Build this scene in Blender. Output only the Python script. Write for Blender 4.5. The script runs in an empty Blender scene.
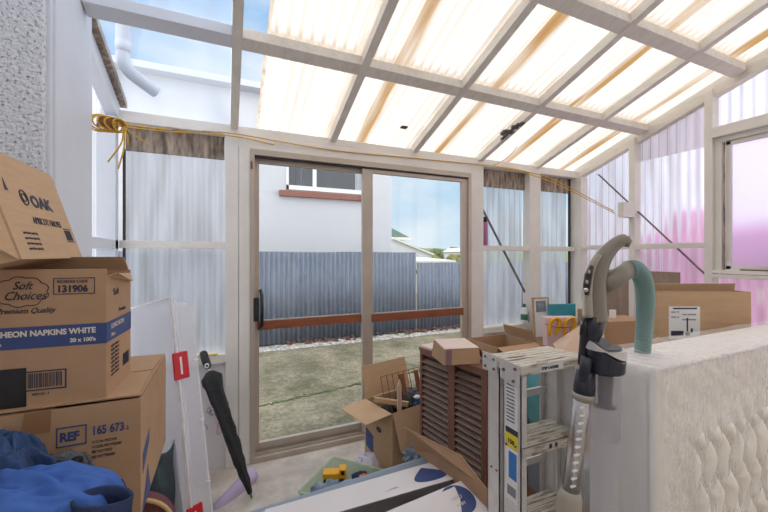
import bpy, bmesh, math, random
from mathutils import Vector, Matrix, noise
random.seed(7)
SC = bpy.context.scene
COL = SC.collection
V = Vector
PI = math.pi
def R(d): return math.radians(d)

# ------------------------------------------------------------ camera, world, sun, exposure
FPX, YAW, CH, FW = 358.0, R(23.8), 1.4, 2.565
cd = bpy.data.cameras.new('camera'); cam = bpy.data.objects.new('camera', cd); COL.objects.link(cam)
cd.sensor_width = 36; cd.lens = FPX * 36 / 768; cd.clip_start = .02; cd.clip_end = 500
cd.shift_y = -0.0007
cam.location = (0, 0, CH); cam.rotation_euler = (PI/2, 0, -YAW)
SC.camera = cam
def at(px, py, F):
    """world point seen at a pixel, F metres in front of the lens"""
    a = (px-384)/FPX; S, C = math.sin(YAW), math.cos(YAW)
    return V(((S+a*C)*F, (C-a*S)*F, CH+(256.5-py)/FPX*F))

w = bpy.data.worlds.new('World'); SC.world = w; w.use_nodes = True
nt = w.node_tree; nt.nodes.clear()
N = nt.nodes.new; L = nt.links.new
o = N('ShaderNodeOutputWorld'); bg = N('ShaderNodeBackground'); L(bg.outputs[0], o.inputs[0])
tc = N('ShaderNodeTexCoord'); sp = N('ShaderNodeSeparateXYZ'); L(tc.outputs['Generated'], sp.inputs[0])
cr = N('ShaderNodeValToRGB'); L(sp.outputs[2], cr.inputs[0])
e = cr.color_ramp.elements
e[0].position = 0.0; e[0].color = (.50, .62, .70, 1)
e[1].position = .75; e[1].color = (.16, .34, .62, 1)
x = e.new(.18); x.color = (.36, .53, .68, 1)
x = e.new(.4); x.color = (.25, .44, .66, 1)
nz = N('ShaderNodeTexNoise'); nz.inputs['Scale'].default_value = 2.6; nz.inputs['Detail'].default_value = 6
mp = N('ShaderNodeMapping'); mp.inputs['Scale'].default_value = (1, 1, 2.2); mp.inputs['Location'].default_value = (.4, .1, .3)
L(tc.outputs['Generated'], mp.inputs[0]); L(mp.outputs[0], nz.inputs[0])
c2 = N('ShaderNodeValToRGB'); L(nz.outputs[0], c2.inputs[0])
c2.color_ramp.elements[0].position = .44; c2.color_ramp.elements[1].position = .66
c2.color_ramp.elements[1].color = (.8, .8, .8, 1)
mx = N('ShaderNodeMixRGB'); L(c2.outputs[0], mx.inputs[0]); L(cr.outputs[0], mx.inputs[1]); mx.inputs[2].default_value = (.72, .74, .76, 1)
# unseen brighter sky overhead and behind, added to light the room; blue over yard
m3 = N('ShaderNodeMapRange'); m3.inputs['From Min'].default_value = .30; m3.inputs['From Max'].default_value = .62; m3.interpolation_type = 'SMOOTHSTEP'
L(sp.outputs[1], m3.inputs['Value'])
m4 = N('ShaderNodeMixRGB'); L(m3.outputs[0], m4.inputs[0]); m4.inputs[1].default_value = (1.42, 1.45, 1.52, 1); L(mx.outputs[0], m4.inputs[2])
L(m4.outputs[0], bg.inputs[0]); bg.inputs[1].default_value = 1.0

sd = bpy.data.lights.new('sun', 'SUN'); so = bpy.data.objects.new('sun', sd); COL.objects.link(so)
sd.energy = 2.0; sd.angle = R(1.5); sd.color = (1, .95, .87)
el = R(27); az = V((-.35, 1, 0)).normalized()
so.rotation_euler = (az*math.cos(el) + V((0, 0, math.sin(el)))).to_track_quat('Z', 'Y').to_euler()

vs = SC.view_settings
vs.view_transform = 'Standard'; vs.look = 'None'; vs.gamma = 1; vs.use_curve_mapping = False
vs.exposure = 0.46

# ------------------------------------------------------------ materials
def s2l(c):
    return tuple((v/12.92 if v <= .04045 else ((v+.055)/1.055)**2.4) for v in c)
def new_mat(name):
    m = bpy.data.materials.new(name); m.use_nodes = True
    b = m.node_tree.nodes['Principled BSDF']
    return m, m.node_tree, b
def mat(name, rgb, rough=.6, metal=0, var=0, scale=6, bump=0, bscale=None, rgb2=None, stretch=None, coat=0, spec=.5, thr=(.35, .65)):
    """rgb are display colours 0..255"""
    c = s2l([v/255 for v in rgb]) + (1,)
    m, t, b = new_mat(name)
    b.inputs['Base Color'].default_value = c; b.inputs['Roughness'].default_value = rough
    b.inputs['Metallic'].default_value = metal; b.inputs['Coat Weight'].default_value = coat
    b.inputs['Specular IOR Level'].default_value = spec
    n = t.nodes.new; l = t.links.new
    tcn = n('ShaderNodeTexCoord'); mpn = n('ShaderNodeMapping'); l(tcn.outputs['Object'], mpn.inputs[0])
    if stretch: mpn.inputs['Scale'].default_value = stretch
    if var or rgb2:
        z = n('ShaderNodeTexNoise'); z.inputs['Scale'].default_value = scale; z.inputs['Detail'].default_value = 6
        z.inputs['Roughness'].default_value = .65
        l(mpn.outputs[0], z.inputs[0])
        r = n('ShaderNodeValToRGB'); l(z.outputs[0], r.inputs[0])
        r.color_ramp.elements[0].position, r.color_ramp.elements[1].position = thr
        d = s2l([v/255 for v in rgb2]) + (1,) if rgb2 else tuple(k*(1-var) for k in c[:3]) + (1,)
        r.color_ramp.elements[0].color = d; r.color_ramp.elements[1].color = c
        l(r.outputs[0], b.inputs['Base Color'])
    if bump:
        z = n('ShaderNodeTexNoise'); z.inputs['Scale'].default_value = bscale or scale; z.inputs['Detail'].default_value = 4
        l(mpn.outputs[0], z.inputs[0])
        bp = n('ShaderNodeBump'); bp.inputs['Strength'].default_value = bump; bp.inputs['Distance'].default_value = .01
        l(z.outputs[0], bp.inputs['Height']); l(bp.outputs[0], b.inputs['Normal'])
    return m

M = {}
M['white_paint'] = mat('white_paint', (238, 234, 228), .55, var=.10, scale=3, bump=.15, bscale=60)
M['rafter_paint'] = mat('rafter_paint', (236, 231, 223), .6, var=.14, scale=5, bump=.15, bscale=60, stretch=(6, 1, 6))
M['blue_paint'] = mat('blue_paint', (222, 226, 234), .5, var=.05, scale=3)
M['alu'] = mat('aluminium_door', (196, 184, 172), .45, metal=.35, var=.12, scale=5)
M['rail_wood'] = mat('rail_wood', (158, 92, 62), .5, var=.35, scale=8, stretch=(1, 8, 8))
M['dark_gap'] = mat('dark_gap', (70, 62, 58), .8)
M['weathered'] = mat('weathered_timber', (196, 180, 164), .85, rgb2=(96, 84, 74), scale=9, stretch=(3, 3, .6), bump=.3)
M['board_white'] = mat('white_board', (232, 228, 230), .5, var=.06, scale=4)
M['black'] = mat('black_plastic', (30, 30, 32), .35)
M['black_cloth'] = mat('black_cloth', (42, 42, 46), .7, var=.4, scale=14, bump=.4, bscale=40)
M['card'] = mat('cardboard', (202, 168, 132), .8, var=.10, scale=7, stretch=(1, 1, 9), bump=.05)
M['card_dark'] = mat('cardboard_brown', (186, 150, 116), .8, var=.12, scale=6)
M['card_light'] = mat('cardboard_pale', (228, 202, 180), .8, var=.08, scale=6)
M['card_pink'] = mat('cardboard_pinkish', (226, 206, 196), .7, var=.06, scale=6)
M['card_white'] = mat('cardboard_white_print', (232, 226, 226), .5, var=.05, scale=6)
M['ink_blue'] = mat('ink_blue', (62, 78, 128), .6)
M['ink_dark'] = mat('ink_dark', (52, 52, 72), .6)
M['ink_white'] = mat('ink_white', (224, 214, 204), .6)
M['tape_brown'] = mat('tape_brown', (160, 120, 84), .3)
M['label_white'] = mat('label_white', (236, 236, 236), .5)
M['red'] = mat('red_plastic', (206, 36, 48), .35)
M['yellow'] = mat('yellow_plastic', (244, 178, 30), .4)
M['label_yellow'] = mat('label_yellow', (236, 214, 48), .5)
M['label_blue'] = mat('label_blue', (48, 124, 196), .5)
M['orange'] = mat('orange_plastic', (226, 120, 40), .4)
M['purple'] = mat('purple_plastic', (128, 96, 190), .4, rgb2=(236, 228, 244), scale=11, thr=(.54, .58), stretch=(1, 1, 2))
M['lilac'] = mat('lilac_foam', (200, 184, 216), .7, var=.08)
M['teal'] = mat('teal_print', (60, 160, 176), .5, var=.12, scale=5)
M['teal_bag'] = mat('teal_patterned_bag', (96, 166, 178), .5, rgb2=(176, 196, 168), scale=13, thr=(.36, .42))
M['green'] = mat('green_plastic', (60, 120, 90), .4)
M['wood'] = mat('pale_wood', (206, 168, 130), .6, var=.25, scale=8, stretch=(1, 1, 8))
M['wood_brown'] = mat('brown_wood', (140, 84, 56), .6, var=.3, scale=8)
M['louvre'] = mat('louvre_brown', (132, 90, 74), .5, var=.18, scale=6)
M['slat'] = mat('louvre_slat', (140, 116, 102), .45, var=.2, scale=6)
M['ladder'] = mat('ladder_aluminium', (226, 224, 220), .38, metal=.35, var=.16, scale=9)
M['ladder_worn'] = mat('ladder_worn', (214, 208, 196), .6, metal=.1, rgb2=(140, 124, 104), scale=12, stretch=(1, 6, 6), thr=(.36, .5))
M['steel'] = mat('chrome_tube', (196, 194, 192), .25, metal=.9)
M['vac_grey'] = mat('vacuum_grey', (168, 160, 146), .4)
M['vac_dark'] = mat('vacuum_dark', (44, 46, 58), .3)
M['vac_taupe'] = mat('vacuum_taupe', (138, 130, 118), .4)
M['hose'] = mat('hose_teal', (134, 168, 164), .4)
M['denim'] = mat('denim', (58, 84, 128), .9, var=.45, scale=22, bump=.4, bscale=30)
M['blue_cloth'] = mat('blue_cloth', (62, 104, 182), .75, var=.15, scale=6, bump=.1)
M['navy'] = mat('navy_cloth', (38, 54, 92), .85, var=.3, scale=18, bump=.3, bscale=30)
M['grey_cloth'] = mat('grey_cloth', (96, 100, 104), .8, var=.25, scale=14, bump=.2)
M['teal_cloth'] = mat('dark_teal_cloth', (98, 116, 128), .85, var=.25, scale=20)
M['greyblue_cloth'] = mat('grey_blue_cloth', (150, 166, 182), .7, rgb2=(84, 98, 112), scale=12)
M['maroon'] = mat('maroon_fabric', (132, 84, 88), .8, var=.15, scale=16)
M['beige'] = mat('beige_trim', (214, 186, 130), .6)
M['rope'] = mat('yellow_rope', (226, 178, 62), .6, var=.3, scale=60)
M['rust'] = mat('rusty_brown', (150, 96, 60), .8, var=.4, scale=40)
M['strap'] = mat('dark_steel_strap', (120, 108, 102), .6, metal=.3, var=.2)
M['concrete_floor'] = mat('concrete_floor', (214, 205, 194), .8, rgb2=(176, 164, 152), scale=4, bump=.15, bscale=40)
M['fence'] = mat('fence_iron', (124, 134, 150), .55, metal=.1, var=.25, scale=3, stretch=(4, 1, .6))
M['gravel'] = mat('gravel', (226, 222, 216), .9, rgb2=(120, 112, 100), scale=22, bump=.8, bscale=30)
M['leaf_litter'] = mat('leaf_litter', (128, 92, 74), .9, var=.4, scale=20)
M['render_wall'] = mat('neighbour_render', (208, 210, 214), .8, var=.05, scale=2)
M['render_line'] = mat('render_line', (196, 200, 206), .8)
M['sill_red'] = mat('brick_red_sill', (150, 98, 84), .7, var=.2, scale=8)
M['curtain'] = mat('net_curtain', (110, 112, 120), .7, rgb2=(70, 72, 78), scale=6, stretch=(6, 1, .3))
M['win_dark'] = mat('dark_window', (74, 78, 84), .12)
M['green_roof'] = mat('green_roof', (104, 130, 118), .7, var=.1)
M['pale_roof'] = mat('pale_roof', (214, 216, 206), .7)
M['cream'] = mat('cream_wall', (224, 218, 204), .8)
M['leaves'] = mat('leaves', (112, 130, 70), .8, rgb2=(58, 78, 40), scale=6)
M['leaves2'] = mat('leaves_olive', (150, 148, 78), .8, rgb2=(84, 90, 44), scale=6)
M['bark'] = mat('bark', (100, 82, 64), .9)
M['pipe'] = mat('downpipe_grey', (206, 210, 220), .5, var=.06)
M['pink'] = mat('pink_flowers', (240, 120, 196), .8, rgb2=(214, 96, 196), scale=5)
M['brown_sheet'] = mat('brown_corrugated', (172, 150, 134), .7, var=.2, scale=4)
M['grass'] = mat('hill_green', (120, 132, 84), .9)
M['grill'] = mat('grill_dark', (88, 86, 88), .5)
M['pinkbag'] = mat('pale_pink_bag', (236, 206, 206), .4, var=.06)

# pebble-dash wall
m, t, b = new_mat('pebble_dash'); n = t.nodes.new; l = t.links.new
tcn = n('ShaderNodeTexCoord')
z = n('ShaderNodeTexNoise'); z.inputs['Scale'].default_value = 95; z.inputs['Detail'].default_value = 3; l(tcn.outputs['Object'], z.inputs[0])
r = n('ShaderNodeValToRGB'); l(z.outputs[0], r.inputs[0])
r.color_ramp.elements[0].position = .30; r.color_ramp.elements[0].color = s2l((.50, .50, .52)) + (1,)
r.color_ramp.elements[1].position = .46; r.color_ramp.elements[1].color = s2l((.90, .91, .93)) + (1,)
l(r.outputs[0], b.inputs['Base Color']); b.inputs['Roughness'].default_value = .9
bp = n('ShaderNodeBump'); bp.inputs['Strength'].default_value = .7; bp.inputs['Distance'].default_value = .02
z2 = n('ShaderNodeTexNoise'); z2.inputs['Scale'].default_value = 60; l(tcn.outputs['Object'], z2.inputs[0])
l(z2.outputs[0], bp.inputs['Height']); l(bp.outputs[0], b.inputs['Normal'])
M['pebble'] = m

# outdoor concrete with moss
m, t, b = new_mat('mossy_concrete'); n = t.nodes.new; l = t.links.new
tcn = n('ShaderNodeTexCoord')
z = n('ShaderNodeTexNoise'); z.inputs['Scale'].default_value = 1.6; z.inputs['Detail'].default_value = 8; z.inputs['Roughness'].default_value = .7
l(tcn.outputs['Object'], z.inputs[0])
r = n('ShaderNodeValToRGB'); l(z.outputs[0], r.inputs[0])
r.color_ramp.elements[0].position = .36; r.color_ramp.elements[0].color = s2l((.42, .41, .33)) + (1,)
r.color_ramp.elements[1].position = .66; r.color_ramp.elements[1].color = s2l((.68, .64, .57)) + (1,)
z3 = n('ShaderNodeTexNoise'); z3.inputs['Scale'].default_value = 28; z3.inputs['Detail'].default_value = 5; l(tcn.outputs['Object'], z3.inputs[0])
r3 = n('ShaderNodeValToRGB'); l(z3.outputs[0], r3.inputs[0])
r3.color_ramp.elements[0].position = .32; r3.color_ramp.elements[0].color = (.62, .64, .55, 1)
r3.color_ramp.elements[1].position = .65; r3.color_ramp.elements[1].color = (1.15, 1.12, 1.05, 1)
mm = n('ShaderNodeMixRGB'); mm.blend_type = 'MULTIPLY'; mm.inputs[0].default_value = 1; l(r.outputs[0], mm.inputs[1]); l(r3.outputs[0], mm.inputs[2])
l(mm.outputs[0], b.inputs['Base Color']); b.inputs['Roughness'].default_value = .9
bp = n('ShaderNodeBump'); bp.inputs['Strength'].default_value = .3; l(z3.outputs[0], bp.inputs['Height']); l(bp.outputs[0], b.inputs['Normal'])
M['mossy'] = m

def sheet_mat(name, rgb, trans=.6, see=.3, diff=.1, rough=.3, stain_shade=False, streak=.0, ior=1.08, attr_dirt_shade=(164, 118, 52)):
    """translucent plastic: diffuse-transmitting, part see-through, part diffuse"""
    m = bpy.data.materials.new(name); m.use_nodes = True; t = m.node_tree; t.nodes.clear()
    n = t.nodes.new; l = t.links.new
    out = n('ShaderNodeOutputMaterial')
    tr = n('ShaderNodeBsdfTranslucent'); df = n('ShaderNodeBsdfDiffuse')
    if rough > 0:
        se = n('ShaderNodeBsdfRefraction'); se.inputs['Roughness'].default_value = rough; se.inputs['IOR'].default_value = ior
    else:
        se = n('ShaderNodeBsdfTransparent')
    c = s2l([v/255 for v in rgb]) + (1,)
    col = n('ShaderNodeRGB'); col.outputs[0].default_value = c; cur = col.outputs[0]
    if streak:
        tcn = n('ShaderNodeTexCoord'); mpn = n('ShaderNodeMapping'); l(tcn.outputs['Object'], mpn.inputs[0]); mpn.inputs['Scale'].default_value = (4, 4, .7)
        z = n('ShaderNodeTexNoise'); z.inputs['Scale'].default_value = 2.5; z.inputs['Detail'].default_value = 6; l(mpn.outputs[0], z.inputs[0])
        r = n('ShaderNodeValToRGB'); l(z.outputs[0], r.inputs[0]); r.color_ramp.elements[0].position = .35; r.color_ramp.elements[1].position = .65
        r.color_ramp.elements[0].color = (1-streak, 1-streak, 1-streak, 1)
        mm = n('ShaderNodeMixRGB'); mm.blend_type = 'MULTIPLY'; mm.inputs[0].default_value = 1; l(cur, mm.inputs[1]); l(r.outputs[0], mm.inputs[2]); cur = mm.outputs[0]
    if stain_shade:
        at_ = n('ShaderNodeAttribute'); at_.attribute_name = 'stain_shade'  # carries real dirt plus corrugation shade painted along the grooves
        mm = n('ShaderNodeMixRGB'); l(at_.outputs['Fac'], mm.inputs[0]); l(cur, mm.inputs[1])
        mm.inputs[2].default_value = s2l([v/255 for v in attr_dirt_shade]) + (1,); cur = mm.outputs[0]
    for s in (tr, df, se): l(cur, s.inputs[0])
    tot = trans + see + diff
    m1 = n('ShaderNodeMixShader'); m1.inputs[0].default_value = diff/(trans+diff); l(tr.outputs[0], m1.inputs[1]); l(df.outputs[0], m1.inputs[2])
    m2 = n('ShaderNodeMixShader'); m2.inputs[0].default_value = see/tot; l(m1.outputs[0], m2.inputs[1]); l(se.outputs[0], m2.inputs[2])
    l(m2.outputs[0], out.inputs[0])
    return m
M['roof_sheet'] = sheet_mat('roof_sheet', (230, 225, 216), .8, .06, .14, 0, stain_shade=True)
M['clad'] = sheet_mat('wall_sheet_frosted', (248, 249, 252), .62, .30, .08, .4, stain_shade=True, attr_dirt_shade=(150, 138, 122), streak=.1)
M['clad_right'] = sheet_mat('wall_sheet_clear', (246, 243, 246), .46, .44, .10, .4, ior=1.25, stain_shade=True, attr_dirt_shade=(150, 130, 112), streak=.1)
M['clear_roof'] = sheet_mat('clear_roof_sheet', (238, 243, 250), .16, .76, .08, 0, stain_shade=True, attr_dirt_shade=(110, 112, 110))
M['obscure'] = sheet_mat('obscure_glass', (240, 238, 246), .34, .60, .06, .55, ior=1.2)
M['tub'] = sheet_mat('frosted_plastic', (252, 252, 255), .26, .55, .19, 0)
M['tub_green'] = sheet_mat('frosted_green_plastic', (236, 246, 232), .22, .58, .2, 0)
M['clear_lid'] = sheet_mat('clear_lid_plastic', (214, 226, 240), .3, .3, .4, .2)
M['canister'] = sheet_mat('smoky_plastic', (240, 238, 240), .15, .72, .13, 0)

def glass(name, gl=.05, tint=(1, 1, 1, 1)):
    m = bpy.data.materials.new(name); m.use_nodes = True; t = m.node_tree; t.nodes.clear()
    n = t.nodes.new; l = t.links.new
    out = n('ShaderNodeOutputMaterial'); tr = n('ShaderNodeBsdfTransparent'); tr.inputs[0].default_value = tint
    g = n('ShaderNodeBsdfGlossy'); g.inputs['Roughness'].default_value = .03
    mxs = n('ShaderNodeMixShader'); mxs.inputs[0].default_value = gl
    l(tr.outputs[0], mxs.inputs[1]); l(g.outputs[0], mxs.inputs[2]); l(mxs.outputs[0], out.inputs[0]); return m
M['glass'] = glass('door_glass', .035, (.97, .98, .98, 1))

# plastic film over the mattress
m = bpy.data.materials.new('plastic_film'); m.use_nodes = True; t = m.node_tree; t.nodes.clear(); n = t.nodes.new; l = t.links.new
out = n('ShaderNodeOutputMaterial'); tr = n('ShaderNodeBsdfTransparent'); g = n('ShaderNodeBsdfPrincipled')
g.inputs['Base Color'].default_value = (.96, .95, .95, 1); g.inputs['Roughness'].default_value = .22
tcn = n('ShaderNodeTexCoord'); mpn = n('ShaderNodeMapping'); l(tcn.outputs['Object'], mpn.inputs[0]); mpn.inputs['Scale'].default_value = (3, 3, 1); mpn.inputs['Rotation'].default_value = (0, .6, 0)
z = n('ShaderNodeTexNoise'); z.inputs['Scale'].default_value = 9; z.inputs['Detail'].default_value = 3; z.inputs['Distortion'].default_value = .8; l(mpn.outputs[0], z.inputs[0])
bp = n('ShaderNodeBump'); bp.inputs['Strength'].default_value = .5; bp.inputs['Distance'].default_value = .02; l(z.outputs[0], bp.inputs['Height']); l(bp.outputs[0], g.inputs['Normal'])
mxs = n('ShaderNodeMixShader'); mxs.inputs[0].default_value = .30
l(tr.outputs[0], mxs.inputs[1]); l(g.outputs[0], mxs.inputs[2]); l(mxs.outputs[0], out.inputs[0])
M['film'] = m
M['mattress'] = mat('mattress_ticking', (250, 244, 232), .7, var=.04, scale=60, stretch=(1, 1, .1))
M['mattress_side'] = mat('mattress_border', (248, 244, 240), .7, var=.05)

# ------------------------------------------------------------ helpers
def tag(ob, label=None, cat=None, group=None, kind=None):
    if label: ob['label'] = label
    if cat: ob['category'] = cat
    if group: ob['group'] = group
    if kind: ob['kind'] = kind
    return ob
def empty(name, loc=(0, 0, 0), rot=(0, 0, 0), label=None, cat=None, group=None, kind=None, parent=None):
    ob = bpy.data.objects.new(name, None); COL.objects.link(ob); ob.location = loc; ob.rotation_euler = rot
    ob.empty_display_size = .1
    if parent: ob.parent = parent
    return tag(ob, label, cat, group, kind)
class MB:
    def __init__(s): s.bm = bmesh.new()
    def box(s, a, b, mtx=None, bev=0):
        a, b = V(a), V(b)
        r = bmesh.ops.create_cube(s.bm, size=1)
        c = (a+b)/2; d = V([abs(q) for q in (b-a)])
        bmesh.ops.transform(s.bm, matrix=Matrix.Translation(c) @ Matrix.Diagonal((*d, 1)), verts=r['verts'])
        vs_ = r['verts']
        if bev:
            ed = list({e_ for v in vs_ for e_ in v.link_edges})
            q = bmesh.ops.bevel(s.bm, geom=ed, offset=bev, segments=2, affect='EDGES', profile=.6)
            vs_ = list({v for f in q['faces'] for v in f.verts} | {v for v in vs_ if v.is_valid})
            vs_ = list({v for v0 in vs_ for f in v0.link_faces for v in f.verts})
        if mtx: bmesh.ops.transform(s.bm, matrix=mtx, verts=vs_)
        return s
    def bar(s, p, q, wx, wz, up=(0, 0, 1), bev=0):
        p, q = V(p), V(q); d = q-p; ln = d.length; zax = d.normalized()
        x_ = V(up).cross(zax)
        if x_.length < 1e-4: x_ = V((1, 0, 0)).cross(zax)
        x_.normalize(); y_ = zax.cross(x_)
        m_ = Matrix((x_, y_, zax)).transposed().to_4x4(); m_.translation = p
        return s.box((-wx/2, -wz/2, 0), (wx/2, wz/2, ln), m_, bev)
    def tube(s, pts, rad, seg=12, caps=True, flat=1.0):
        pts = [V(p) for p in pts]; n_ = len(pts)
        if not hasattr(rad, '__len__'): rad = [rad]*n_
        rings = []; prev = None
        for i, p in enumerate(pts):
            d = (pts[min(i+1, n_-1)]-pts[max(i-1, 0)]).normalized()
            if prev is None:
                u = d.cross(V((0, 0, 1)))
                if u.length < 1e-3: u = d.cross(V((0, 1, 0)))
            else:
                u = prev - d*prev.dot(d)
            u.normalize(); prev = u; v_ = d.cross(u)
            rings.append([s.bm.verts.new(p+u*math.cos(2*PI*k/seg)*rad[i]*flat+v_*math.sin(2*PI*k/seg)*rad[i]) for k in range(seg)])
        for i in range(n_-1):
            for k in range(seg):
                s.bm.faces.new((rings[i][k], rings[i][(k+1) % seg], rings[i+1][(k+1) % seg], rings[i+1][k]))
        if caps:
            s.bm.faces.new(rings[0][::-1]); s.bm.faces.new(rings[-1])
        return s
    def prism(s, poly, vec):
        """poly: list of 3D points, extruded along vec"""
        a = [s.bm.verts.new(V(p)) for p in poly]; b_ = [s.bm.verts.new(V(p)+V(vec)) for p in poly]
        n_ = len(a); s.bm.faces.new(a[::-1]); s.bm.faces.new(b_)
        for i in range(n_): s.bm.faces.new((a[i], a[(i+1) % n_], b_[(i+1) % n_], b_[i]))
        return s
    def grid(s, fn, nu, nv, thick=0):
        g_ = [[s.bm.verts.new(fn(i/nu, j/nv)) for j in range(nv+1)] for i in range(nu+1)]
        for i in range(nu):
            for j in range(nv): s.bm.faces.new((g_[i][j], g_[i+1][j], g_[i+1][j+1], g_[i][j+1]))
        return s
    def ico(s, c, rx, ry, rz, sub=3, amp=0, fr=3, seed=0):
        r = bmesh.ops.create_icosphere(s.bm, subdivisions=sub, radius=1)
        for v in r['verts']:
            k = 1+amp*noise.noise(v.co*fr+V((seed*3.1, seed*1.7, 0)))+amp*.5*noise.noise(v.co*fr*2.3+V((seed, 0, 5)))
            v.co = V((v.co.x*rx*k, v.co.y*ry*k, v.co.z*rz*k))+V(c)
        return s
    def build(s, name, material, parent=None, smooth=False, bev=0, loc=None, rot=None, solid=0):
        me = bpy.data.meshes.new(name)
        bmesh.ops.recalc_face_normals(s.bm, faces=s.bm.faces)
        s.bm.to_mesh(me); s.bm.free()
        if smooth: me.shade_smooth()
        ob = bpy.data.objects.new(name, me); COL.objects.link(ob)
        me.materials.append(M[material] if isinstance(material, str) else material)
        if parent: ob.parent = parent
        if loc is not None: ob.location = loc
        if rot is not None: ob.rotation_euler = rot
        if solid:
            md = ob.modifiers.new('solid', 'SOLIDIFY'); md.thickness = solid; md.offset = 0
        if bev:
            md = ob.modifiers.new('bevel', 'BEVEL'); md.width = bev; md.segments = 2; md.limit_method = 'ANGLE'
        return ob
def writing(parent, s, size, org, r_, u_, material, name='printed_text', align='LEFT', sx=1, ex=.0004, bold=0, shear=0):
    """text as mesh; org is the baseline start, r_ its reading direction, u_ up"""
    cu = bpy.data.curves.new('t', 'FONT'); cu.body = s; cu.size = size; cu.extrude = ex; cu.align_x = align; cu.offset = bold; cu.shear = shear
    cu.resolution_u = 3
    ob = bpy.data.objects.new('t', cu); COL.objects.link(ob); bpy.context.view_layer.update()
    me = bpy.data.meshes.new_from_object(ob.evaluated_get(bpy.context.evaluated_depsgraph_get()))
    bpy.data.objects.remove(ob)
    r_, u_ = V(r_).normalized(), V(u_).normalized(); n_ = r_.cross(u_)
    m_ = Matrix((r_*sx, u_, n_)).transposed().to_4x4(); m_.translation = V(org)+n_*.0006
    me.transform(m_); me.name = name; me.materials.clear(); me.materials.append(M[material])
    o2 = bpy.data.objects.new(name, me); COL.objects.link(o2); o2.parent = parent
    return o2
def bez(pts, n_=24):
    """catmull-rom through points"""
    P = [V(p) for p in pts]; P = [2*P[0]-P[1]]+P+[2*P[-1]-P[-2]]; out_ = []
    k = len(P)-3
    for i in range(k):
        for j in range(n_):
            t_ = j/n_; a, b_, c, d = P[i:i+4]
            out_.append(.5*((2*b_)+(-a+c)*t_+(2*a-5*b_+4*c-d)*t_*t_+(-a+3*b_-3*c+d)*t_**3))
    out_.append(P[-2]); return out_

def set_stain_shade(ob, fn):
    me = ob.data; at_ = me.attributes.new('stain_shade', 'FLOAT', 'POINT')
    for i, v in enumerate(me.vertices): at_.data[i].value = fn(v.co)

# ------------------------------------------------------------ the setting
XL, XR, YB = -.58, 3.30, -2.3       # inner faces; unseen back end lengthened to add roof light
SL = .343                            # roof slope
def zr(y, off=0): return 2.236+off+SL*(FW-y)

MB().box((XL-.31, YB-.1, -.12), (XR+.12, FW+.1, 0)).build('floor', 'concrete_floor').__setitem__('kind', 'structure')
g_ = MB().box((-30, FW+.1, -.3), (40, 60, -.05)).build('ground', 'mossy'); tag(g_, kind='structure')

# left wall: pebble-dash house wall, wide painted board, framed end bay
wl = empty('wall_left', kind='structure')
MB().box((XL-.31, YB, 0), (XL-.16, 1.63, 4.1)).build('pebble_dash_wall', 'pebble', wl)
MB().box((XL-.31, 1.60, 0), (XL+.002, 1.631, 3.6)).build('pebble_dash_return', 'pebble', wl)
MB().box((XL-.12, 1.632, 0), (XL+.012, 1.655, 2.75)).build('cover_strip', 'blue_paint', wl)
MB().box((XL-.12, 1.655, 0), (XL+.02, 2.035, 2.72)).build('corner_board', 'blue_paint', wl, bev=.003)
MB().box((XL-.09, 2.045, 1.437), (XL, 2.56, 1.49)).build('mid_rail', 'blue_paint', wl, bev=.002)
MB().box((XL-.09, 2.5, 0), (XL, 2.56, 2.2)).build('corner_post', 'blue_paint', wl, bev=.002)
MB().box((XL-.09, 2.035, .70), (XL, 2.56, .75)).build('bottom_rail', 'blue_paint', wl)
MB().box((XL-.09, 2.035, 0), (XL-.07, 2.56, .70)).build('lower_board', 'board_white', wl)
def ribs(fn_pos, length, height, pitch=.066, amp=.009, nv=2, per=8):
    """corrugated sheet: fn_pos(u,v,d): u along the wall, v up, d out of plane"""
    nu = int(length/pitch*per)
    mb = MB(); mb.grid(lambda a, c: fn_pos(a*length, c*height, amp*math.sin(2*PI*a*length/pitch)), nu, nv); return mb
sh = ribs(lambda u, v, d: V((XL-.1+d, 2.035+u, .72+v)), .6, 1.78, nv=6).build('corrugated_sheet', 'clad', wl, smooth=True)
set_stain_shade(sh, lambda c: .16*(c.x < XL-.103))  # groove stripes only: corrugation shade put into the colour
mb = MB()
y0, y1 = 1.66, 2.60
mb.prism([(XL-.06, y0, zr(y0)-.03), (XL-.06, y1, zr(y1)-.03), (XL-.06, y1, zr(y1)+.06), (XL-.06, y0, zr(y0)+.06)], (.06, 0, 0))
mb.build('gable_rafter', 'blue_paint', wl)
mb = MB(); mb.prism([(XL+.0, y0, zr(y0)+.062), (XL+.0, y1, zr(y1)+.062), (XL+.0, y1, zr(y1)+.098), (XL+.0, y0, zr(y0)+.098)], (.035, 0, 0))
mb.build('barge_strip', 'weathered', wl)

# front wall
wf = empty('wall_front', kind='structure')
Y0, Y1 = FW, FW+.09
MB().box((XL-.09, Y0, 2.195), (XR+.09, Y1, 2.262)).build('top_plate', 'white_paint', wf, bev=.003)
MB().box((.0745, Y0-.005, 2.119), (1.963, Y1, 2.20)).build('door_head_board', 'white_paint', wf, bev=.003)
MB().box((-.005, Y0, 0), (.075, Y1, 2.2)).build('stud', 'white_paint', wf, bev=.003)
MB().box((.078, Y0-.006, 0), (.146, Y1, 2.12)).build('door_jamb_board', 'white_paint', wf, bev=.003)
MB().box((1.962, Y0-.004, 0), (2.10, Y1, 2.2)).build('stud', 'white_paint', wf, bev=.003)
MB().box((2.655, Y0, 0), (2.795, Y1, 2.2)).build('stud', 'white_paint', wf, bev=.003)
MB().box((XR-.005, Y0-.05, 0), (XR+.085, Y1, 2.2)).build('corner_post', 'white_paint', wf, bev=.003)
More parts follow.
